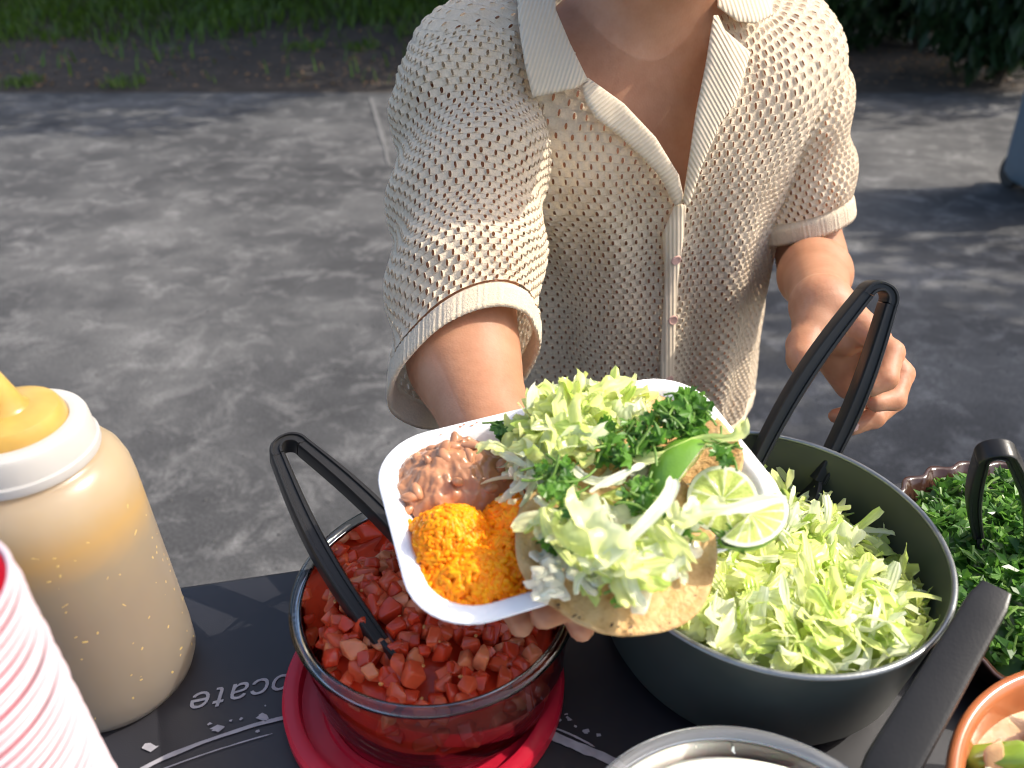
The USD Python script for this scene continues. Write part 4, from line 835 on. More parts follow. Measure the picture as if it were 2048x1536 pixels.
lex = [[], [], []]
t = thing('shredded_lettuce', 'heap of pale green shredded lettuce in the dark pot', 'lettuce', PC + [0, 0, TZ])
r = np.random.default_rng(43)
def lh(x, y):
    q = np.hypot(x, y) / .108; g = 1.069 - .018 * np.clip(x + y * .8, -.02, .2) / .1
    return g + .014 * (meshkit.noise(np.stack([x * 26, y * 26, 0 * x], -1), 8) - .5) - .008 * q ** 4 - .010 * np.clip(y / .1, 0, 1) - .006 * np.clip(x / .1, 0, 1) + .007 * np.clip(-y / .1, 0, 1)
x, y = rr_ * .1085 * np.cos(aa_), rr_ * .1085 * np.sin(aa_); v = np.stack([x, y, lh(x, y) - .010], -1); v[-1, :, 2] = np.minimum(v[-1, :, 2], 1.03)
part(t, 'base_heap', (v.reshape(-1, 3) + PC, grid_faces(20, 64, wrap_m=True)), M['lettuce'][1], True, uv=np.stack([.45 + 0 * rr_, rr_], -1).reshape(-1, 2), kind='stuff')
for i in range(300 + 260):
    q = r.uniform(0, 1) ** .42 * .111; a = r.uniform(0, 6.28); x, y = q * math.cos(a), q * math.sin(a)
    if r.uniform() < .8: v, f, uv = ribbon(r, r.uniform(.025, .07), .0022 + .0085 * r.uniform() ** 1.4, r.uniform(.5, 1.3), n=12)
    else: v, f, uv = leafpatch(r, r.uniform(.016, .034), r.uniform(.010, .020))
    R_ = tilt_rot(r, [0, 0, 1], .55); v = v @ R_.T + [x, y, float(lh(np.array(x), np.array(y))) + r.uniform(-.006, .008)]
    qq = np.hypot(v[:, 0], v[:, 1]); mx = .1062 + (v[:, 2] - TZ - .02) * .10; k = np.minimum(1, mx / np.maximum(qq, 1e-6)); v[:, :2] *= k[:, None]
    k = r.choice(3, p=[.38, .34, .28])
    if i >= 260: part(t, 'lettuce_shred', (v + PC, f), M['lettuce'][k], True, uv=uv)
    else: lex[k].append((v + PC, f, uv))
for k in range(3): part(t, 'lettuce_shreds', join([q[:2] for q in lex[k]]), M['lettuce'][k], True, uv=np.concatenate([q[2] for q in lex[k]]), kind='stuff')

# ------------------------------------------------------------------ brown fluted dish of chopped cilantro
DC = np.array([.428, .414, 0.]); DZ = 1.014; DR = .135
fl = lambda z, a: 1 + .022 * np.clip((z - TZ - .008) / .03, 0, 1) * np.cos(a * 26)
t = thing('fluted_dish', 'dark brown glazed dish with a wavy rim holding chopped cilantro', 'dish', DC + [0, 0, TZ])
part(t, 'body', revolve([(0, TZ + .002), (.110, TZ + .002), (.118, TZ + .006), (.131, DZ - .004), (.1345, DZ), (.1365, DZ + .002), (.1355, DZ + .0042), (.131, DZ + .003), (.125, DZ - .006), (.113, TZ + .011), (0, TZ + .009)], DC, 208, fl), M['browndish'], True)
t = thing('chopped_cilantro', 'heap of chopped dark green cilantro in the brown wavy-rimmed dish', 'cilantro', DC + [0, 0, TZ])
r = np.random.default_rng(47)
def ch(x, y):
    q = np.hypot(x, y) / .124; return 1.026 + .014 * (meshkit.noise(np.stack([x * 22, y * 22, 0 * x], -1), 12) - .5) - .018 * q ** 4 + .006 * np.clip(-y / .1, 0, 1)
x, y = rr_ * .121 * np.cos(aa_), rr_ * .121 * np.sin(aa_); v = np.stack([x, y, ch(x, y) - .006], -1)
part(t, 'base_heap', (v.reshape(-1, 3) + DC, grid_faces(20, 64, wrap_m=True)), M['cil'][1], True, kind='stuff')
extra = [[], [], []]
for i in range(1600):
    q = math.sqrt(r.uniform(0, 1)) * .121; a = r.uniform(0, 6.28); x, y = q * math.cos(a), q * math.sin(a)
    vis = x < .10
    u = r.uniform()
    if u < .3: v, f = cilleaf(r, r.uniform(.006, .011)); m = r.choice(2)
    elif u < .82: v, f = bit(r, r.uniform(.004, .009)); m = r.choice(2)
    else:
        L = r.uniform(.008, .02); d = r.normal(size=3) * .15 + [1, 0, 0]; v, f = tube([[-L / 2, 0, 0], [0, r.normal() * .001, r.normal() * .001], [L / 2, 0, 0]], r.uniform(.0008, .0015), 5); m = 2
    v = v @ tilt_rot(r, [0, 0, 1], .6).T + DC + [x, y, float(ch(np.array(x), np.array(y))) + r.uniform(-.003, .006)]
    if i < 300: part(t, 'cilantro_leaf' if m < 2 else 'cilantro_stem', (v, f), M['cil'][m], False if m < 2 else 40)
    else: extra[m].append((v, f))
for m in range(3): part(t, 'cilantro_scraps', join(extra[m]), M['cil'][m], False, kind='stuff')

# ------------------------------------------------------------------ terracotta pot of cooked chicken and peppers
CC = np.array([.344, .178, 0.]); CZ = 1.060
t = thing('terracotta_pot', 'glazed terracotta pot with cooked chicken and green peppers in it', 'pot', CC + [0, 0, TZ])
part(t, 'body', revolve([(0, TZ + .002), (.085, TZ + .002), (.100, TZ + .010), (.115, TZ + .04), (.1205, CZ - .008), (.1235, CZ - .003), (.1225, CZ + .0015), (.1185, CZ + .002), (.1145, CZ - .002), (.108, TZ + .045), (.095, TZ + .016), (.08, TZ + .009), (0, TZ + .009)], CC, 128), M['terracotta'], True)
t = thing('chicken_filling', 'cooked chicken strips with onion and green pepper in the terracotta pot', 'filling', CC + [0, 0, TZ]); r = np.random.default_rng(53)
x, y = rr_ * .1115 * np.cos(aa_), rr_ * .1115 * np.sin(aa_); v = np.stack([x, y, 1.038 + .006 * meshkit.noise(np.stack([x * 40, y * 40, 0 * x], -1), 2)], -1)
part(t, 'base_heap', (v.reshape(-1, 3) + CC, grid_faces(20, 64, wrap_m=True)), M['chicken'], True, kind='stuff')
for i in range(210):
    q = math.sqrt(r.uniform(0, 1)) * .103; a = r.uniform(0, 6.28); x, y = q * math.cos(a), q * math.sin(a); u = r.uniform()
    if u < .55: v, f = chunk(r, np.array([r.uniform(.020, .036), r.uniform(.009, .015), r.uniform(.007, .011)]), .3, .35); v[:, 2] += 8 * v[:, 0] ** 2 * r.uniform(-1, 1); m, nm = M['chicken'], 'chicken_strip'
    elif u < .82: v, f, _ = ribbon(r, r.uniform(.02, .04), r.uniform(.005, .008), 1.2, ruffle=.05); m, nm = M['onion'], 'onion_strip'
    else: v, f, _ = ribbon(r, r.uniform(.025, .045), r.uniform(.006, .010), .7, ruffle=.03); m, nm = M['pepper'], 'pepper_strip'
    if i == 0: x, y = at_z(2005, 1512, 1.05)[:2] - CC[:2]; v, f = chunk(r, np.array([.038, .016, .010]), .4, .3); m, nm = M['pepper'], 'pepper_strip'
    part(t, nm, (v @ tilt_rot(r, [0, 0, 1], .35).T + CC + [x, y, 1.048 + r.uniform(-.004, .007)], f), m, 50)

# ------------------------------------------------------------------ glass bowl of sour cream with a black serving spoon
SC = np.array([.1195, .165, 0.]); SZ = 1.05
t = thing('cream_bowl', 'clear glass bowl of sour cream at the front edge of the table', 'bowl', SC + [0, 0, TZ]); z1 = TZ + .002
part(t, 'wall', revolve([(0, z1), (.055, z1), (.066, z1 + .004), (.084, z1 + .028), (.0975, SZ - .005)], SC, 96), M['glass'], True)
part(t, 'wall', revolve([(0, z1 + .004), (.054, z1 + .004), (.064, z1 + .008), (.081, z1 + .030), (.0945, SZ - .005)], SC, 96), M['glass'], True)
part(t, 'rim', revolve([(.0985 + .0042 * math.cos(q), SZ - .002 + .0036 * math.sin(q)) for q in np.r_[a_, 0]], SC, 120), M['glasssmear'], True)
x, y = rr_ * .0915 * np.cos(aa_), rr_ * .0915 * np.sin(aa_); zz = 1.041 + .007 * (meshkit.noise(np.stack([x * 28, y * 28, 0 * x], -1), 4) - .5) + .008 * np.clip(x / .09, -1, 1) ; zz[-1] = 1.036
lowr = np.stack([.0660 * np.cos(aa_[0]), .0660 * np.sin(aa_[0]), 0 * aa_[0] + z1 + .012], -1)
single('sour_cream', (np.concatenate([np.stack([x, y, zz], -1).reshape(-1, 3), lowr]) + SC, grid_faces(21, 64, wrap_m=True)), M['cream'], 'pale sour cream in the clear glass bowl at the front', 'sour cream', smooth=True)
sm = []
r = np.random.default_rng(59)
for i in range(7):
    a = r.uniform(.6, 2.5); h = r.uniform(.2, .9); q = .0835 + h * .0125; c = SC + [math.cos(a) * q, math.sin(a) * q, 1.03 + h * .017]; R_ = frame([-math.cos(a), -math.sin(a), .35]); v, f = bit(r, r.uniform(.001, .0026)); v[:, 2] *= .1; v[:, 0] *= .5; v[:, 1] *= 2.2; sm.append((v @ R_.T + c, f))
part(Thing('/World/cream_bowl', SC + [0, 0, TZ]), 'cream_smear', join(sm), M['cream'], False, kind='stuff')
e1 = at_z(1992, 1178, 1.100); e0 = at_z(1780, 1536, 1.060); ax = unit(e1 - e0); bowlc = np.array([.150, .180, 1.046])
t = thing('serving_spoon', 'black plastic serving spoon leaning out of the sour cream bowl over the pot rim', 'spoon', bowlc)
side = unit(np.cross([0, 0, 1.], ax)); nn = np.cross(ax, side)
def bar(path, ws, hs, sides, ups, nsec=12):
    th = np.arange(nsec) / nsec * 2 * np.pi; cx = np.sign(np.cos(th)) * np.abs(np.cos(th)) ** .45; sx = np.sign(np.sin(th)) * np.abs(np.sin(th)) ** .45; rings = [p + np.outer(cx * w / 2, s_) + np.outer(sx * h / 2, u_) for p, w, h, s_, u_ in zip(path, ws, hs, sides, ups)]
    v, f = loft_rings(rings); return v, f
k = 16; L = np.linalg.norm(e1 - e0); tt = np.linspace(-.05, L, k); ph = [e0 + ax * q for q in tt]; ww = np.interp(tt, [-.05, .0, L - .004, L], [.012, .026, .0215, .017]); hh = np.interp(tt, [-.05, 0, L - .004, L], [.006, .011, .010, .006])
part(t, 'handle', bar(ph, ww, hh, [side] * k, [nn] * k), M['black'], 40)
v = trimesh.creation.icosphere(subdivisions=3).vertices.copy(); f = trimesh.creation.icosphere(subdivisions=3).faces; v[:, 2] = np.where(v[:, 2] > 0, v[:, 2] * -.55, v[:, 2]); part(t, 'bowl', (bowlc + [0, 0, .0] + v * [.03, .022, .012], np.array(f)), M['black'], True)

# ------------------------------------------------------------------ sauce bottle
QC = np.array([-.285, .355, 0.])
t = thing('squeeze_bottle', 'tall translucent squeeze bottle of tan salsa with flecks, white screw cap', 'bottle', QC + [0, 0, TZ])
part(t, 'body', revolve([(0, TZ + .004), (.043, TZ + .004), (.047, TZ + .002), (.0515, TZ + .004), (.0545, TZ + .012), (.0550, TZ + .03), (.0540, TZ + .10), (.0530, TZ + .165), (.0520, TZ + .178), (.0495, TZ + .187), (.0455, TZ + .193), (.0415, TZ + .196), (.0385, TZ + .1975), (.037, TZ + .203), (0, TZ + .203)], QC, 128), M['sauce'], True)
capz = TZ + .2025
part(t, 'cap', revolve([(.036, capz - .003), (.0405, capz - .003), (.0412, capz - .001), (.0412, capz + .003), (.0398, capz + .004), (.0390, capz + .0165), (.0380, capz + .019), (.0345, capz + .0205), (.030, capz + .0205), (.029, capz + .0185), (0, capz + .018)], QC, 160, lambda z, a: 1 + .007 * np.clip((z - capz - .0045) * 900, 0, 1) * np.clip((capz + .016 - z) * 900, 0, 1) * np.cos(a * 80)), M['cap'], 35)
nz = part(t, 'nozzle', revolve([(.0292, capz + .018), (.0285, capz + .024), (.0265, capz + .0285), (.0215, capz + .0305), (.0125, capz + .0315), (.0105, capz + .0335), (.0088, capz + .040), (.0052, capz + .052), (.0042, capz + .055), (.003, capz + .056), (0, capz + .056)], QC, 64), M['nozzle'], 35)
r = np.random.default_rng(61); sd = []
for i in range(120):
    a = r.uniform(-2.4, .9); z = TZ + .012 + .17 * r.uniform() ** .9; q = float(np.interp(z, [TZ, TZ + .03, TZ + .10, TZ + .165, TZ + .19], [.0545, .0548, .0538, .0528, .049])); v, f = grain(r, r.uniform(.0015, .0042), r.uniform(.001, .0021)); R_ = frame([math.cos(a), math.sin(a), 0]) @ rotz(r.uniform(0, 6.28)); v[:, 2] *= .35; sd.append((v @ R_.T + QC + [q * math.cos(a), q * math.sin(a), z], f))
part(t, 'fleck', join(sd), M['seedbit'], True, kind='stuff')

# ------------------------------------------------------------------ stack of cups
KC = np.array([-.2310, .190, 0.]); ztop = 1.2385; dz = .0053; ncup = 33; hc = .088
r = np.random.default_rng(67); first = None
prev = []
for i in range(ncup):
    zt = ztop - i * dz; c = KC + [r.normal() * .0003, r.normal() * .0003, zt - hc]
    lab = ('topmost cup of the stack, its red inside showing' if i == 0 else 'white-rimmed pink cup nested in the tall stack at the lower left')
    if i < 2:
        t = thing('stacked_cup', lab, 'cup', c, 'cups nested in the stack at the left edge' if i else None); prev.append(t)
        part(t, 'wall', revolve([(.0412, zt - .003), (.0405, zt - .006), (.0295, zt - hc + .001), (.0285, zt - hc), (0, zt - hc)], (c[0], c[1], 0), 72), M['cupout'], True)
        part(t, 'inside', revolve([(.0404, zt - .003), (.0397, zt - .006), (.0287, zt - hc + .002), (0, zt - hc + .0015)], (c[0], c[1], 0), 72), M['cupin'], True)
        part(t, 'rim', revolve([(.0422 + .0014 * math.cos(q), zt - .0015 + .0015 * math.sin(q)) for q in np.r_[a_, 0]], (c[0], c[1], 0), 72), M['cuprim'], True)
    else:
        p = numbered('/World', 'stacked_cup'); x = UsdGeom.Xform.Define(stage, p); x.AddTranslateOp().Set(Gf.Vec3d(*map(float, c)))
        x.GetPrim().GetReferences().AddInternalReference(prev[1].path); x.GetPrim().SetInstanceable(True); tag(x.GetPrim(), lab, 'cup', 'cups nested in the stack at the left edge')


# ------------------------------------------------------------------ white foam tray
t = thing('foam_tray', 'white foam tray of food held out over the table', 'tray', T0)
def tring(w, d, rad, h): q = ring_rr(w, d, rad, h, 10); return tr(q[:, 0], q[:, 1], q[:, 2])
TW, TD = np.linalg.norm(TRC[2] - TRC[1]) + .004, np.linalg.norm(TRC[0] - TRC[1]) + .004
part(t, 'shell', loft_rings([tring(TW - .054, TD - .054, .022, -.030), tring(TW - .046, TD - .046, .026, -.029), tring(TW - .022, TD - .022, .034, -.006), tring(TW - .008, TD - .008, .038, -.0045), tring(TW - .001, TD - .001, .040, -.003),
     tring(TW, TD, .040, -.0005), tring(TW - .003, TD - .003, .039, .001), tring(TW - .016, TD - .016, .035, .001), tring(TW - .021, TD - .021, .033, -.001), tring(TW - .028, TD - .028, .030, -.008), tring(TW - .046, TD - .046, .024, -.022), tring(TW - .056, TD - .056, .020, -.0248)]), M['foam'], 50)
def tp(px, py, h=0.):
    """tray coordinates (s, t) of the point seen at a pixel, h above the rim plane"""
    p = at_plane(px, py, T0 + TN * h, TN) - T0; return p @ TX, p @ TY
def TP(px, py, h=0.): return at_plane(px, py, T0 + TN * h, TN)
def TR3(R_): return np.stack([TX, TY, TN], 1) @ R_

# tostadas
def tortilla(c, rad, nrm, seed, curl=.006, bx=0., by=0., xd=None):
    r = np.random.default_rng(seed); R_ = frame(nrm, TX if xd is None else xd); n, m = 26, 96
    q, a = np.meshgrid(np.linspace(0, 1, n), np.linspace(0, 2 * np.pi, m, endpoint=False), indexing='ij')
    edge = 1 + .02 * np.sin(3 * a + seed) + .012 * np.sin(7 * a + 2 * seed); x, y = rad * q * edge * np.cos(a), rad * q * edge * np.sin(a)
    z = bx * (x / rad) ** 2 + by * (y / rad) ** 2 + curl * q ** 2 * np.sin(2 * a + seed) + .0035 * q * (meshkit.fbm(np.stack([x * 45, y * 45, 0 * x + seed], -1), 3, seed) - .5) + .0012 * meshkit.noise(np.stack([x * 260, y * 260, 0 * x], -1), seed) + .0016 * np.clip(meshkit.noise(np.stack([x * 110, y * 110, 0 * x], -1), seed + 1) - .55, 0, 1) * 2.2
    top = np.stack([x, y, z], -1).reshape(-1, 3); bot = top - [0, 0, .0021]; k = n * m; F = grid_faces(n, m, wrap_m=True)[:, ::-1]; i = (n - 1) * m + np.arange(m); j = (n - 1) * m + (np.arange(m) + 1) % m
    v = np.vstack([top, bot]); f = np.vstack([F[:, ::-1], F + k, np.stack([i, j + k, j], 1), np.stack([i, i + k, j + k], 1)])
    return v @ R_.T + c, f, R_
TA = TP(1262, 930, -.012); TAn = unit(TN - .10 * TX - .10 * TY); TB = TP(1232, 1078, .006); TBn = unit(TN - .20 * TY + .02 * TX)
t = thing('tostada', 'crisp golden tostada at the back of the tray, its edge rising behind the limes', 'tostada', TA)
v, f, RA = tortilla(TA, .0690, TAn, 3, .001, .026, -.004, TP(1525, 950) - TP(1050, 790)); part(t, 'shell', (v, f), M['tortilla'], True)
t = thing('tostada', 'crisp golden tostada at the front, hanging over the near rim of the tray', 'tostada', TB)
v, f, RB = tortilla(TB, .0575, TBn, 5, .004, .006, -.003); part(t, 'shell', (v, f), M['tortilla'], True)
r = np.random.default_rng(71); ch_ = []
for i in range(14):
    a = r.uniform(-2.9, -.9); q = .0575 * r.uniform(.9, 1.0); v, f = bit(r, r.uniform(.0006, .002)); ch_.append((v * [1, 1, .1] @ RB.T + TB + RB @ np.array([q * math.cos(a), q * math.sin(a), .0045]), f))

part(t, 'char_spot', join(ch_), M['char'], False, kind='stuff')
# mounds on the tray: height fields in tray coordinates
def tray_in(s, u):
    qx, qy = np.abs(s) - TW / 2 + .036, np.abs(u) - TD / 2 + .036
    return .036 - (np.hypot(np.maximum(qx, 0), np.maximum(qy, 0)) + np.minimum(np.maximum(qx, qy), 0))
def tray_floor(s, u):
    return FLOOR + .023 * np.clip((.0265 - tray_in(s, u)) / .018, 0, 1)
def mound(cx, cy, rx, ry, h, seed, noise_amp, sc, base=FLOOR, rot=0., pw=1.6):
    def f(s, t_):
        a, b = s - cx, t_ - cy; cs, sn = math.cos(rot), math.sin(rot); a, b = (a * cs + b * sn) / rx, (-a * sn + b * cs) / ry; q = np.sqrt(a * a + b * b)
        return base + h * np.clip(1 - q ** pw, 0, 1) ** .6 + noise_amp * (meshkit.fbm(np.stack([s * sc, t_ * sc, 0 * s], -1), 3, seed) - .5) * np.clip((1 - q) * 4, 0, 1)
    return f
def mound_mesh(f, cx, cy, R_, n=56):
    s, t_ = np.meshgrid(np.linspace(cx - R_, cx + R_, n), np.linspace(cy - R_, cy + R_, n), indexing='ij'); h = f(s, t_); F = grid_faces(n, n); fl_ = tray_floor(s, t_); keepv = (h > fl_ + .0004).ravel() & (tray_in(s, t_) > .0085).ravel()
    F = F[keepv[F].all(1)]; return tr(s, t_, np.maximum(h, fl_ - .0006)).reshape(-1, 3), F
# refried beans
bs, bt = tp(905, 935, 0); r = np.random.default_rng(73)
fb_ = mound(bs, bt, .050, .040, .036, 5, .009, 70)
fb = lambda s, u: fb_(s, u) + .0045 * (meshkit.fbm(np.stack([np.asarray(s) * 190, np.asarray(u) * 190, 0 * np.asarray(s)], -1), 2, 6) - .5)
t = thing('refried_beans', 'mound of glossy brown refried beans in the back left corner of the tray', 'beans', tr(bs, bt, FLOOR))
part(t, 'mash', mound_mesh(fb, bs, bt, .055, 150), M['mash'], True)
for i in range(24):
    q = math.sqrt(r.uniform()) * .93; a = r.uniform(0, 6.28); s, u = bs + .045 * q * math.cos(a), bt + .033 * q * math.sin(a)
    if tray_in(s, u) < .013: continue
    m = trimesh.creation.icosphere(subdivisions=2); v = m.vertices.copy(); v *= [r.uniform(.0056, .0078), r.uniform(.0032, .0042), r.uniform(.0026, .0034)]; v[:, 1] += 60 * v[:, 0] ** 2 * r.uniform(.2, 1)
    part(t, 'bean', (v @ (TR3(tilt_rot(r, [0, 0, 1], .35))).T + tr(s, u, max(float(fb(np.array(s), np.array(u))), float(tray_floor(s, u)) + .001) + r.uniform(-.0028, .0004)), np.array(m.faces)), M['bean'], True)
sm = []
for i in range(7):
    q = TP(r.uniform(880, 960), 0, 0) if False else TP(885 + 12 * i + r.uniform(-5, 5), 868 - 4.2 * i + r.uniform(-3, 6), .0018); v, f = bit(r, r.uniform(.0008, .0026)); sm.append((v * [1, 1, .25] @ TR3(np.eye(3)).T + q, f))
part(t, 'smear', join(sm), M['mash'], False, kind='stuff')
# orange rice: two scoops
t_r = thing('orange_rice', 'two scoops of bright orange rice in the near left corner of the tray', 'rice', tr(-.075, -.03, FLOOR)); r = np.random.default_rng(79)
scoops = []
for (px, py, rx, ry, h) in ((900, 1080, .032, .031, .039), (955, 1145, .036, .028, .031), (1040, 1050, .027, .034, .035), (1010, 1110, .030, .030, .028), (900, 1175, .028, .018, .021)):
    s, u = tp(px, py, -.004); scoops.append((mound(s, u, rx, ry, h, 7, .005, 60, pw=1.7), s, u, max(rx, ry)))
allh = lambda s, u: np.max([f(s, u) for f, *_ in scoops], 0)
part(t_r, 'heap', mound_mesh(lambda s, u: allh(s, u) - .0012, -.066, -.022, .062, 110), M['rice'][2], True)
ex = []
for i in range(1900):
    f, s0, u0, R0 = scoops[r.choice(5, p=[.30, .25, .2, .15, .1])]; q = math.sqrt(r.uniform()) * 1.02; a = r.uniform(0, 6.28); s, u = s0 + q * R0 * math.cos(a), u0 + q * R0 * math.sin(a)
    if tray_in(s, u) < .0115: continue
    e = .0015; h0 = float(allh(np.array(s), np.array(u)))
    if h0 < FLOOR + .001 and r.uniform() < .75: continue
    n_ = np.array([-(float(allh(np.array(s + e), np.array(u))) - h0) / e, -(float(allh(np.array(s), np.array(u + e))) - h0) / e, 1.0]); n_ /= np.linalg.norm(n_)
    v, fc = grain(r, r.uniform(.0070, .0098), r.uniform(.0029, .0036)); g = (v @ TR3(tilt_rot(r, n_, .22)).T + tr(s, u, max(h0, float(tray_floor(s, u)) + .0012) + r.uniform(-.0006, .0010)), fc)
    if i < 330: part(t_r, 'rice_grain', g, M['rice'][r.integers(0, 3)], True)
    else: ex.append(g)
n3 = len(ex) // 3
for k in range(3): part(t_r, 'rice_grains', join(ex[k * n3:(k + 1) * n3]), M['rice'][k], True, kind='stuff')

# toppings
r = np.random.default_rng(83)
def region(poly, n):
    poly = np.asarray(poly, float); out = []
    while len(out) < n:
        q = poly.min(0) + r.uniform(size=2) * (poly.max(0) - poly.min(0))
        if inside(poly, q[None])[0]: out.append(q)
    return out
def place(v, px, py, h, rot): return v @ TR3(rot).T + TP(px, py, h)
# lettuce on the back tostada
t = thing('tostada_lettuce', 'pale yellow-green shredded lettuce piled on the back tostada', 'lettuce', TP(1170, 830, .02))
polyA = [(1015, 905), (1035, 850), (1085, 800), (1150, 772), (1240, 765), (1300, 790), (1305, 830), (1250, 850), (1200, 880), (1120, 910), (1050, 940)]
for i, (px, py) in enumerate(region(polyA, 95)):
    up = .012 + .030 * r.uniform() * math.exp(-((px - 1170) / 130) ** 2)
    if r.uniform() < .45: v, f, uv = leafpatch(r, r.uniform(.018, .036), r.uniform(.012, .022))
    else: v, f, uv = ribbon(r, r.uniform(.025, .055), r.uniform(.004, .010), r.uniform(.7, 1.4))
    py2 = py + up * 1500
    part(t, 'lettuce_shred', (place(v, px, py, up, tilt_rot(r, [0, -.15, 1], .5)), f), M['lettuce'][r.choice(3, p=[.6, .25, .15])], True, uv=uv)
# lettuce on the front tostada, with the long strips
t = thing('tostada_lettuce', 'folded lettuce leaf and long pale strips on the front tostada', 'lettuce', TP(1200, 1060, .02))
def strip3(pts, w, cup=.25, mt=2, seed=0, twist=0., name='lettuce_strip', ruf=.12):
    """a strip through points (px, py, height above the tray)"""
    rr = np.random.default_rng(seed); P = spline([TP(*q) for q in pts], 26); T = np.gradient(P, axis=0); T /= np.linalg.norm(T, axis=1)[:, None]
    cd = np.array([unit(CO - p) for p in P]) * .55 + TN * .45; S = np.cross(T, cd); S /= np.linalg.norm(S, axis=1)[:, None]; Q = np.cross(S, T); s = np.linspace(0, 1, 26)
    tw = twist * (s - .3) + .25 * np.sin(s * 7 + seed); S, Q = S * np.cos(tw)[:, None] + Q * np.sin(tw)[:, None], Q * np.cos(tw)[:, None] - S * np.sin(tw)[:, None]
    ww = w * (1 + .18 * gaussian_filter(rr.normal(size=26), 1.5) * 2) * np.clip(np.minimum(s, 1 - s) * 9 + .45, .3, 1); c = np.linspace(-1, 1, 6)
    z = cup * w * (c ** 2)[None] + ruf * w * np.sin(s[:, None] * 24 + c[None] * 2 + seed) * np.abs(c)[None]
    v = (P[:, None] + S[:, None] * (ww[:, None] * c[None] / 2)[..., None] + Q[:, None] * z[..., None]); v = v + Q[:, None] * (.22 * w * (meshkit.fbm(v * 260, 2, seed) - .5))[..., None]; v = v.reshape(-1, 3)
    u0 = rr.uniform(-.1, .1); uv = np.stack([u0 + .35 * (c[None] + 1) / 2 + 0 * s[:, None], s[:, None] * 3 + 0 * c[None]], -1).reshape(-1, 2)
    part(t, name, (v, grid_faces(26, 6)), M['lettuce'][mt], True, uv=uv)
strip3([(1345, 958, .045), (1325, 1010, .047), (1275, 1065, .045), (1225, 1110, .040), (1180, 1140, .034)], .0072, mt=2, seed=1)
strip3([(1572, 998, .038), (1500, 1012, .042), (1430, 1025, .040), (1385, 1030, .036), (1340, 1080, .032), (1290, 1108, .03), (1215, 1070, .032)], .0068, mt=2, seed=2, ruf=.2)
strip3([(1345, 1005, .036), (1365, 1040, .036), (1400, 1030, .038), (1450, 1005, .040)], .0085, mt=0, seed=3)
strip3([(1490, 840, .045), (1470, 875, .040), (1420, 882, .036), (1350, 905, .034), (1262, 918, .028)], .0075, mt=1, seed=4, ruf=.2)
strip3([(1025, 1058, .026), (1070, 1040, .030), (1130, 1038, .032), (1180, 1052, .034)], .009, mt=0, seed=5)
strip3([(1160, 1000, .045), (1180, 1040, .050), (1215, 1080, .046), (1235, 1120, .036), (1225, 1140, .03)], .015, mt=0, seed=6, cup=.3, ruf=.22)
strip3([(1120, 1050, .034), (1150, 1080, .04), (1190, 1100, .038), (1240, 1130, .03)], .013, mt=1, seed=7, cup=.3, ruf=.2)
strip3([(1270, 1105, .034), (1258, 1140, .030), (1262, 1170, .026), (1290, 1215, .020)], .006, mt=2, seed=8)
strip3([(1020, 985, .018), (1060, 945, .024), (1062, 915, .026), (1020, 905, .02)], .005, mt=2, seed=9)
strip3([(1000, 905, .022), (1030, 920, .024), (1055, 940, .022), (1070, 980, .018)], .005, mt=2, seed=10)
strip3([(955, 900, .024), (980, 892, .03), (1010, 900, .024)], .006, mt=1, seed=11)
strip3([(1395, 1000, .034), (1375, 1030, .034), (1395, 1060, .03)], .006, mt=2, seed=12)
strip3([(1140, 930, .03), (1180, 960, .032), (1250, 955, .03)], .005, mt=2, seed=13)
strip3([(1180, 985, .034), (1225, 960, .036), (1290, 930, .034)], .004, mt=2, seed=14)
for i, (px, py) in enumerate(region([(1080, 1020), (1180, 985), (1300, 1000), (1380, 1040), (1385, 1110), (1280, 1140), (1150, 1130), (1080, 1080)], 52) + region([(1130, 1130), (1380, 1110), (1340, 1170), (1250, 1195), (1150, 1180)], 16)):
    v, f, uv = leafpatch(r, r.uniform(.012, .026), r.uniform(.008, .016)) if r.uniform() < .4 else ribbon(r, r.uniform(.02, .045), r.uniform(.003, .007), r.uniform(.7, 1.3))
    part(t, 'lettuce_shred', (place(v, px, py, r.uniform(.014, .034), tilt_rot(r, [0, -.2, 1], .45)), f), M['lettuce'][r.choice(3, p=[.35, .35, .3])], True, uv=uv)
# chopped onion
t = thing('chopped_onion', 'white chopped onion scattered over the front tostada', 'onion', TP(1200, 1110, .015))
for px, py in region([(1085, 1090), (1180, 1095), (1260, 1120), (1400, 1060), (1400, 1110), (1350, 1150), (1270, 1175), (1110, 1180), (1085, 1140)], 60) + region([(1045, 1100), (1110, 1060), (1130, 1190), (1060, 1195)], 20) + region([(1250, 945), (1330, 930), (1360, 1000), (1260, 1000)], 18) + region([(1000, 930), (1090, 900), (1100, 990), (1050, 1000)], 14):
    v, f = chunk(r, np.array([r.uniform(.006, .011), r.uniform(.004, .007), r.uniform(.0012, .0022)]), .25, .4); v[:, 2] += 14 * v[:, 0] ** 2
    part(t, 'onion_piece', (place(v, px, py, r.uniform(.013, .021), tilt_rot(r, [0, -.2, 1], .35)), f), M['onion'], 40)
v, f = chunk(r, np.array([.014, .008, .003]), .3, .3); part(t, 'onion_piece', (place(v, 1283, 1200, .014, rotz(.9)), f), M['onion'], 40)
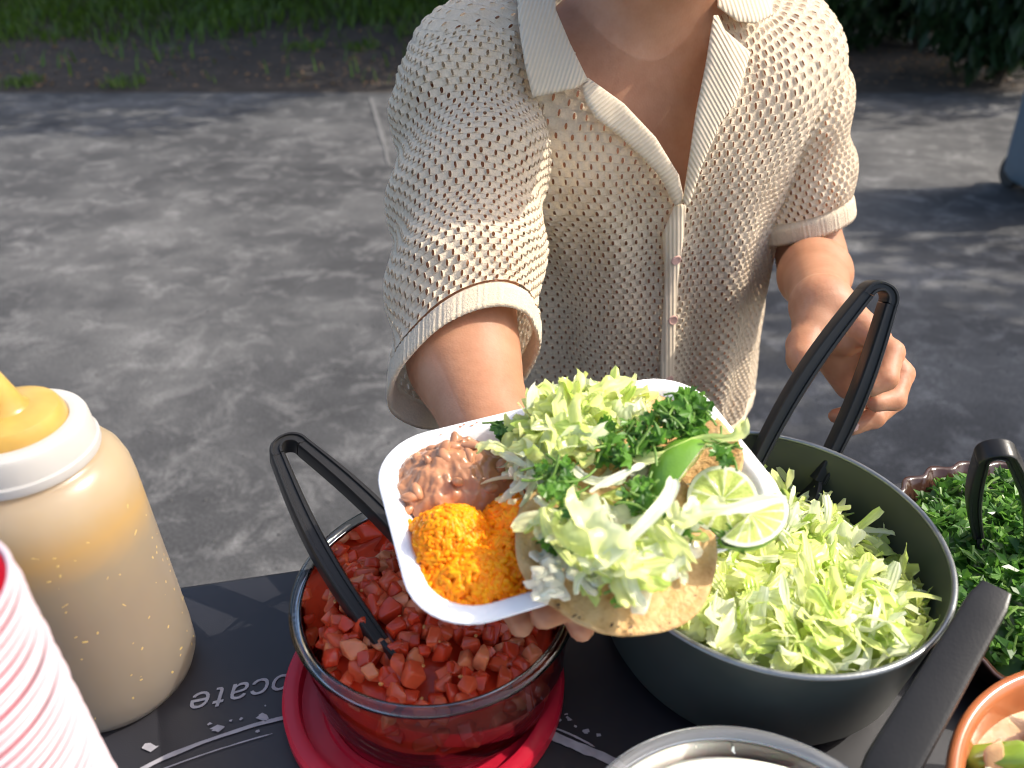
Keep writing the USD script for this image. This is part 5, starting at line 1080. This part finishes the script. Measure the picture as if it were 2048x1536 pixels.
# cilantro
t = thing('fresh_cilantro', 'bright green cilantro leaves and stems across the middle of the tray', 'cilantro', TP(1250, 900, .025))
def cil(poly, n, h0, h1, smin_, smax_, mats=(0, 0, 1), sp=.55, k=None):
    for px, py in region(poly, int(n * 1.7)):
        h = r.uniform(h0, h1); u = r.uniform()
        if u < .78: v, f = cilleaf(r, .68 * r.uniform(smin_, smax_)); part(t, 'cilantro_leaf', (place(v, px, py, h, tilt_rot(r, [0, -.35, 1], sp)), f), M['cil'][mats[r.integers(0, len(mats))]], False)
        else:
            L = r.uniform(.012, .026); v, f = tube(spline([[-L / 2, 0, 0], [0, r.normal() * .002, r.normal() * .002], [L / 2, 0, 0]], 6), .0008, 5); part(t, 'cilantro_stem', (place(v, px, py, h, tilt_rot(r, [0, 0, 1], .3)), f), M['cil'][2], True)
cil([(1180, 890), (1210, 845), (1300, 830), (1390, 790), (1420, 830), (1400, 860), (1340, 880), (1320, 910), (1250, 930), (1190, 920)], 85, .022, .040, .007, .012)
cil([(1300, 820), (1390, 785), (1420, 800), (1400, 850), (1330, 850)], 26, .030, .046, .009, .014)
cil([(1070, 930), (1130, 920), (1160, 950), (1150, 990), (1090, 990)], 30, .028, .044, .005, .0085, (0, 1))
cil([(1125, 990), (1160, 1000), (1160, 1030), (1120, 1030)], 6, .03, .04, .008, .011)
cil([(1085, 1050), (1140, 1045), (1150, 1100), (1100, 1100)], 16, .016, .026, .007, .011, (1, 1, 0))
cil([(1230, 980), (1300, 960), (1320, 1010), (1260, 1020)], 20, .028, .038, .005, .009)
cil([(1260, 1020), (1390, 1030), (1380, 1080), (1300, 1060)], 20, .020, .030, .005, .009)
cil([(1410, 870), (1460, 880), (1470, 930), (1440, 930)], 12, .032, .04, .006, .010)
cil([(985, 840), (1010, 850), (1000, 880)], 7, .014, .022, .006, .010, (1,))
cil([(1215, 1150), (1255, 1160), (1255, 1205), (1225, 1200)], 8, .014, .02, .006, .009)
cil([(1450, 1055), (1480, 1060), (1470, 1100), (1445, 1090)], 5, .008, .016, .008, .011)
# filler: shadowed onion and cabbage strands between
t = thing('cabbage_strands', 'thin white cabbage strands between the beans and the cilantro', 'cabbage', TP(1050, 950, .012))
for px, py in region([(985, 930), (1080, 880), (1180, 930), (1100, 1010), (1030, 1000)], 40) + region([(1200, 930), (1330, 920), (1370, 990), (1260, 985)], 22):
    v, f, uv = ribbon(r, r.uniform(.02, .045), r.uniform(.0022, .004), r.uniform(.6, 1.2), m=3); part(t, 'cabbage_strand', (place(v, px, py, r.uniform(.006, .022), tilt_rot(r, [0, -.1, 1], .35)), f), M['lettuce'][2], True, uv=uv)

# lime wedges
def lime(label, c, ax, out, rad=.021, half=.021 * 1.12, ang=1.15):
    """a wedge: ax along the fruit, out from the cut edge towards the peel"""
    ax = unit(ax); out = unit(np.asarray(out) - ax * (np.dot(out, ax))); sd_ = np.cross(ax, out); n, m = 25, 17
    phi, la = np.meshgrid(np.linspace(-ang / 2, ang / 2, m), np.linspace(-np.pi / 2, np.pi / 2, n), indexing='ij'); tip = 1 + .10 * np.abs(np.sin(la)) ** 12
    X = np.sin(la) * half * tip; Rr = np.cos(la) * rad
    pt = lambda X, Rr, ph: np.asarray(c) + X[..., None] * ax + (Rr * np.cos(ph))[..., None] * out + (Rr * np.sin(ph))[..., None] * sd_
    t = thing('lime_wedge', label, 'lime', c, None)
    part(t, 'peel', (pt(X, Rr, phi).reshape(-1, 3), grid_faces(m, n)), M['limepeel'], True)
    for s in (-1, 1):
        q, l2 = np.meshgrid(np.linspace(0, .985, 12), np.linspace(-np.pi / 2, np.pi / 2, n), indexing='ij'); bulge = .0010 * np.sin(q * np.pi) * (1 + .5 * np.sin(l2 * 9))
        P = pt(np.sin(l2) * half * q, np.cos(l2) * rad * q, np.full_like(q, s * ang / 2)) + bulge[..., None] * (math.cos(ang / 2) * sd_ * s - math.sin(ang / 2) * out)
        part(t, 'flesh', (P.reshape(-1, 3), grid_faces(12, n)), M['limeflesh'], True, uv=np.stack([(l2 + np.pi / 2) / np.pi, q], -1).reshape(-1, 2))
lime('green-peeled lime wedge lying skin up beside the cilantro', TP(1368, 948, .020), TX * .85 + TY * .60, TN * .80 + TY * .60 + TX * .15, .0195, .0300, 1.5)
lime('lime wedge with its flat flesh side up in the right corner of the tray', TP(1500, 1028, .024), TX * .93 + TY * .35 + TN * .1, -TY * .9 - TN * .75, .0185, .0245, 1.3)

def lime_half(label, c, n_, rad=.0205, dep=.022):
    R_ = frame(n_); t = thing('lime_wedge', label, 'lime', c); q, a = np.meshgrid(np.linspace(0, np.pi / 2, 14), np.linspace(0, 2 * np.pi, 48, endpoint=False), indexing='ij')
    P = np.stack([rad * np.cos(q) * np.cos(a), rad * np.cos(q) * np.sin(a), -dep * np.sin(q)], -1).reshape(-1, 3); part(t, 'peel', (P @ R_.T + c, grid_faces(14, 48, wrap_m=True)), M['limepeel'], True)
    q, a = np.meshgrid(np.linspace(0, .99, 12), np.linspace(0, 2 * np.pi, 97), indexing='ij'); P = np.stack([rad * q * np.cos(a), rad * q * np.sin(a), .0006 + .0008 * np.sin(q * 3.1) * (1 + .6 * np.cos(a * 9))], -1).reshape(-1, 3)
    part(t, 'flesh', (P @ R_.T + c, grid_faces(12, 97)), M['limeflesh'], True, uv=np.stack([a / (2 * np.pi) * 1.125, q], -1).reshape(-1, 2))
lime_half('cut lime standing with its round pale face to the viewer, against the tostada edge', TP(1445, 1000, .014), unit(CO - TP(1445, 1000)) * .9 + TN * .25 + TX * .1)

# ------------------------------------------------------------------ tongs
def tongs(label, top, tipA, tipB, gap=.010, w=.0135, hgt=.0095):
    top, tipA, tipB = map(lambda q: np.asarray(q, float), (top, tipA, tipB)); mid = unit((tipA + tipB) / 2 - top); N_ = unit(np.cross(tipA - top, tipB - top)); X_ = np.cross(N_, mid)
    if X_ @ (tipA - tipB) < 0: X_ = -X_
    t = thing('tongs', label, 'tongs', (tipA + tipB) / 2, None)
    def sec(p, T, wn, hx, groove=.0016):
        T = unit(T); x = unit(np.cross(N_, T)); b = .22
        pts = [(-1, -1 + b), (-1 + b, -1), (-.45, -1), (-.36, -1 + groove * 2 / wn), (.36, -1 + groove * 2 / wn), (.45, -1), (1 - b, -1), (1, -1 + b), (1, 1 - b), (1 - b, 1), (.45, 1), (.36, 1 - groove * 2 / wn), (-.36, 1 - groove * 2 / wn), (-.45, 1), (-1 + b, 1), (-1, 1 - b)]
        return np.array([p + x * a * hx / 2 + N_ * q * wn / 2 for a, q in pts])
    a = np.linspace(0, np.pi, 17); bend = [top + X_ * math.cos(q) * gap - mid * math.sin(q) * gap * .95 for q in a]
    bt = [(-math.sin(q) * X_ - math.cos(q) * mid * .95) for q in a]
    part(t, 'bend', loft_rings([sec(p, T, w * 1.05, hgt * (.62 + .2 * abs(math.cos(q)))) for p, T, q in zip(bend, bt, a)]), M['black'], 40)
    for s, tip in ((1, tipA), (-1, tipB)):
        st = top + X_ * gap * s; L = np.linalg.norm(tip - st); d = unit(tip - st); bow = X_ * s * L * .035
        u = np.linspace(0, 1, 22); P = [st + (tip - st) * q + bow * math.sin(q * np.pi) for q in u]; T = np.gradient(np.array(P), axis=0)
        part(t, 'arm', loft_rings([sec(p, k, w * (1 - .12 * q) , hgt * (.85 + .35 * math.sin(min(1, q * 1.6) * np.pi / 2) - .35 * q)) for p, k, q in zip(P, T, u)]), M['black'], 40)
        n_ = unit(np.cross(N_, d)); k = 9; th = np.linspace(0, 1, k); rg = []
        for q in th:
            ww = w * (.9 + .75 * math.sin(q * 2.5)) ; c = tip + d * q * .024 - X_ * s * .004 * q ** 2; rg.append(sec(c, d, ww, .004, .0003))
        part(t, 'tip', loft_rings(rg), M['black'], 40)
    return t
tongs('black tongs held in the hand over the pot of lettuce', U3(1752, 597, .545), at_z(1516, 892, 1.072) * 0 + np.array([.196, .488, 1.062]), at_z(1634, 960, 1.052), gap=.0105, w=.0165, hgt=.0125)
tongs('black tongs resting on the rim of the tomato bowl, tips in the tomatoes', np.array([-.168, .461, 1.098]), at_z(762, 1290, 1.040), np.array([-.048, .375, 1.045]), gap=.0105, w=.0165, hgt=.0125)
tongs('black tongs standing in the chopped cilantro at the right edge', at_z(1992, 912, 1.135), at_z(1955, 1065, 1.038), at_z(2062, 1080, 1.036), gap=.0085)
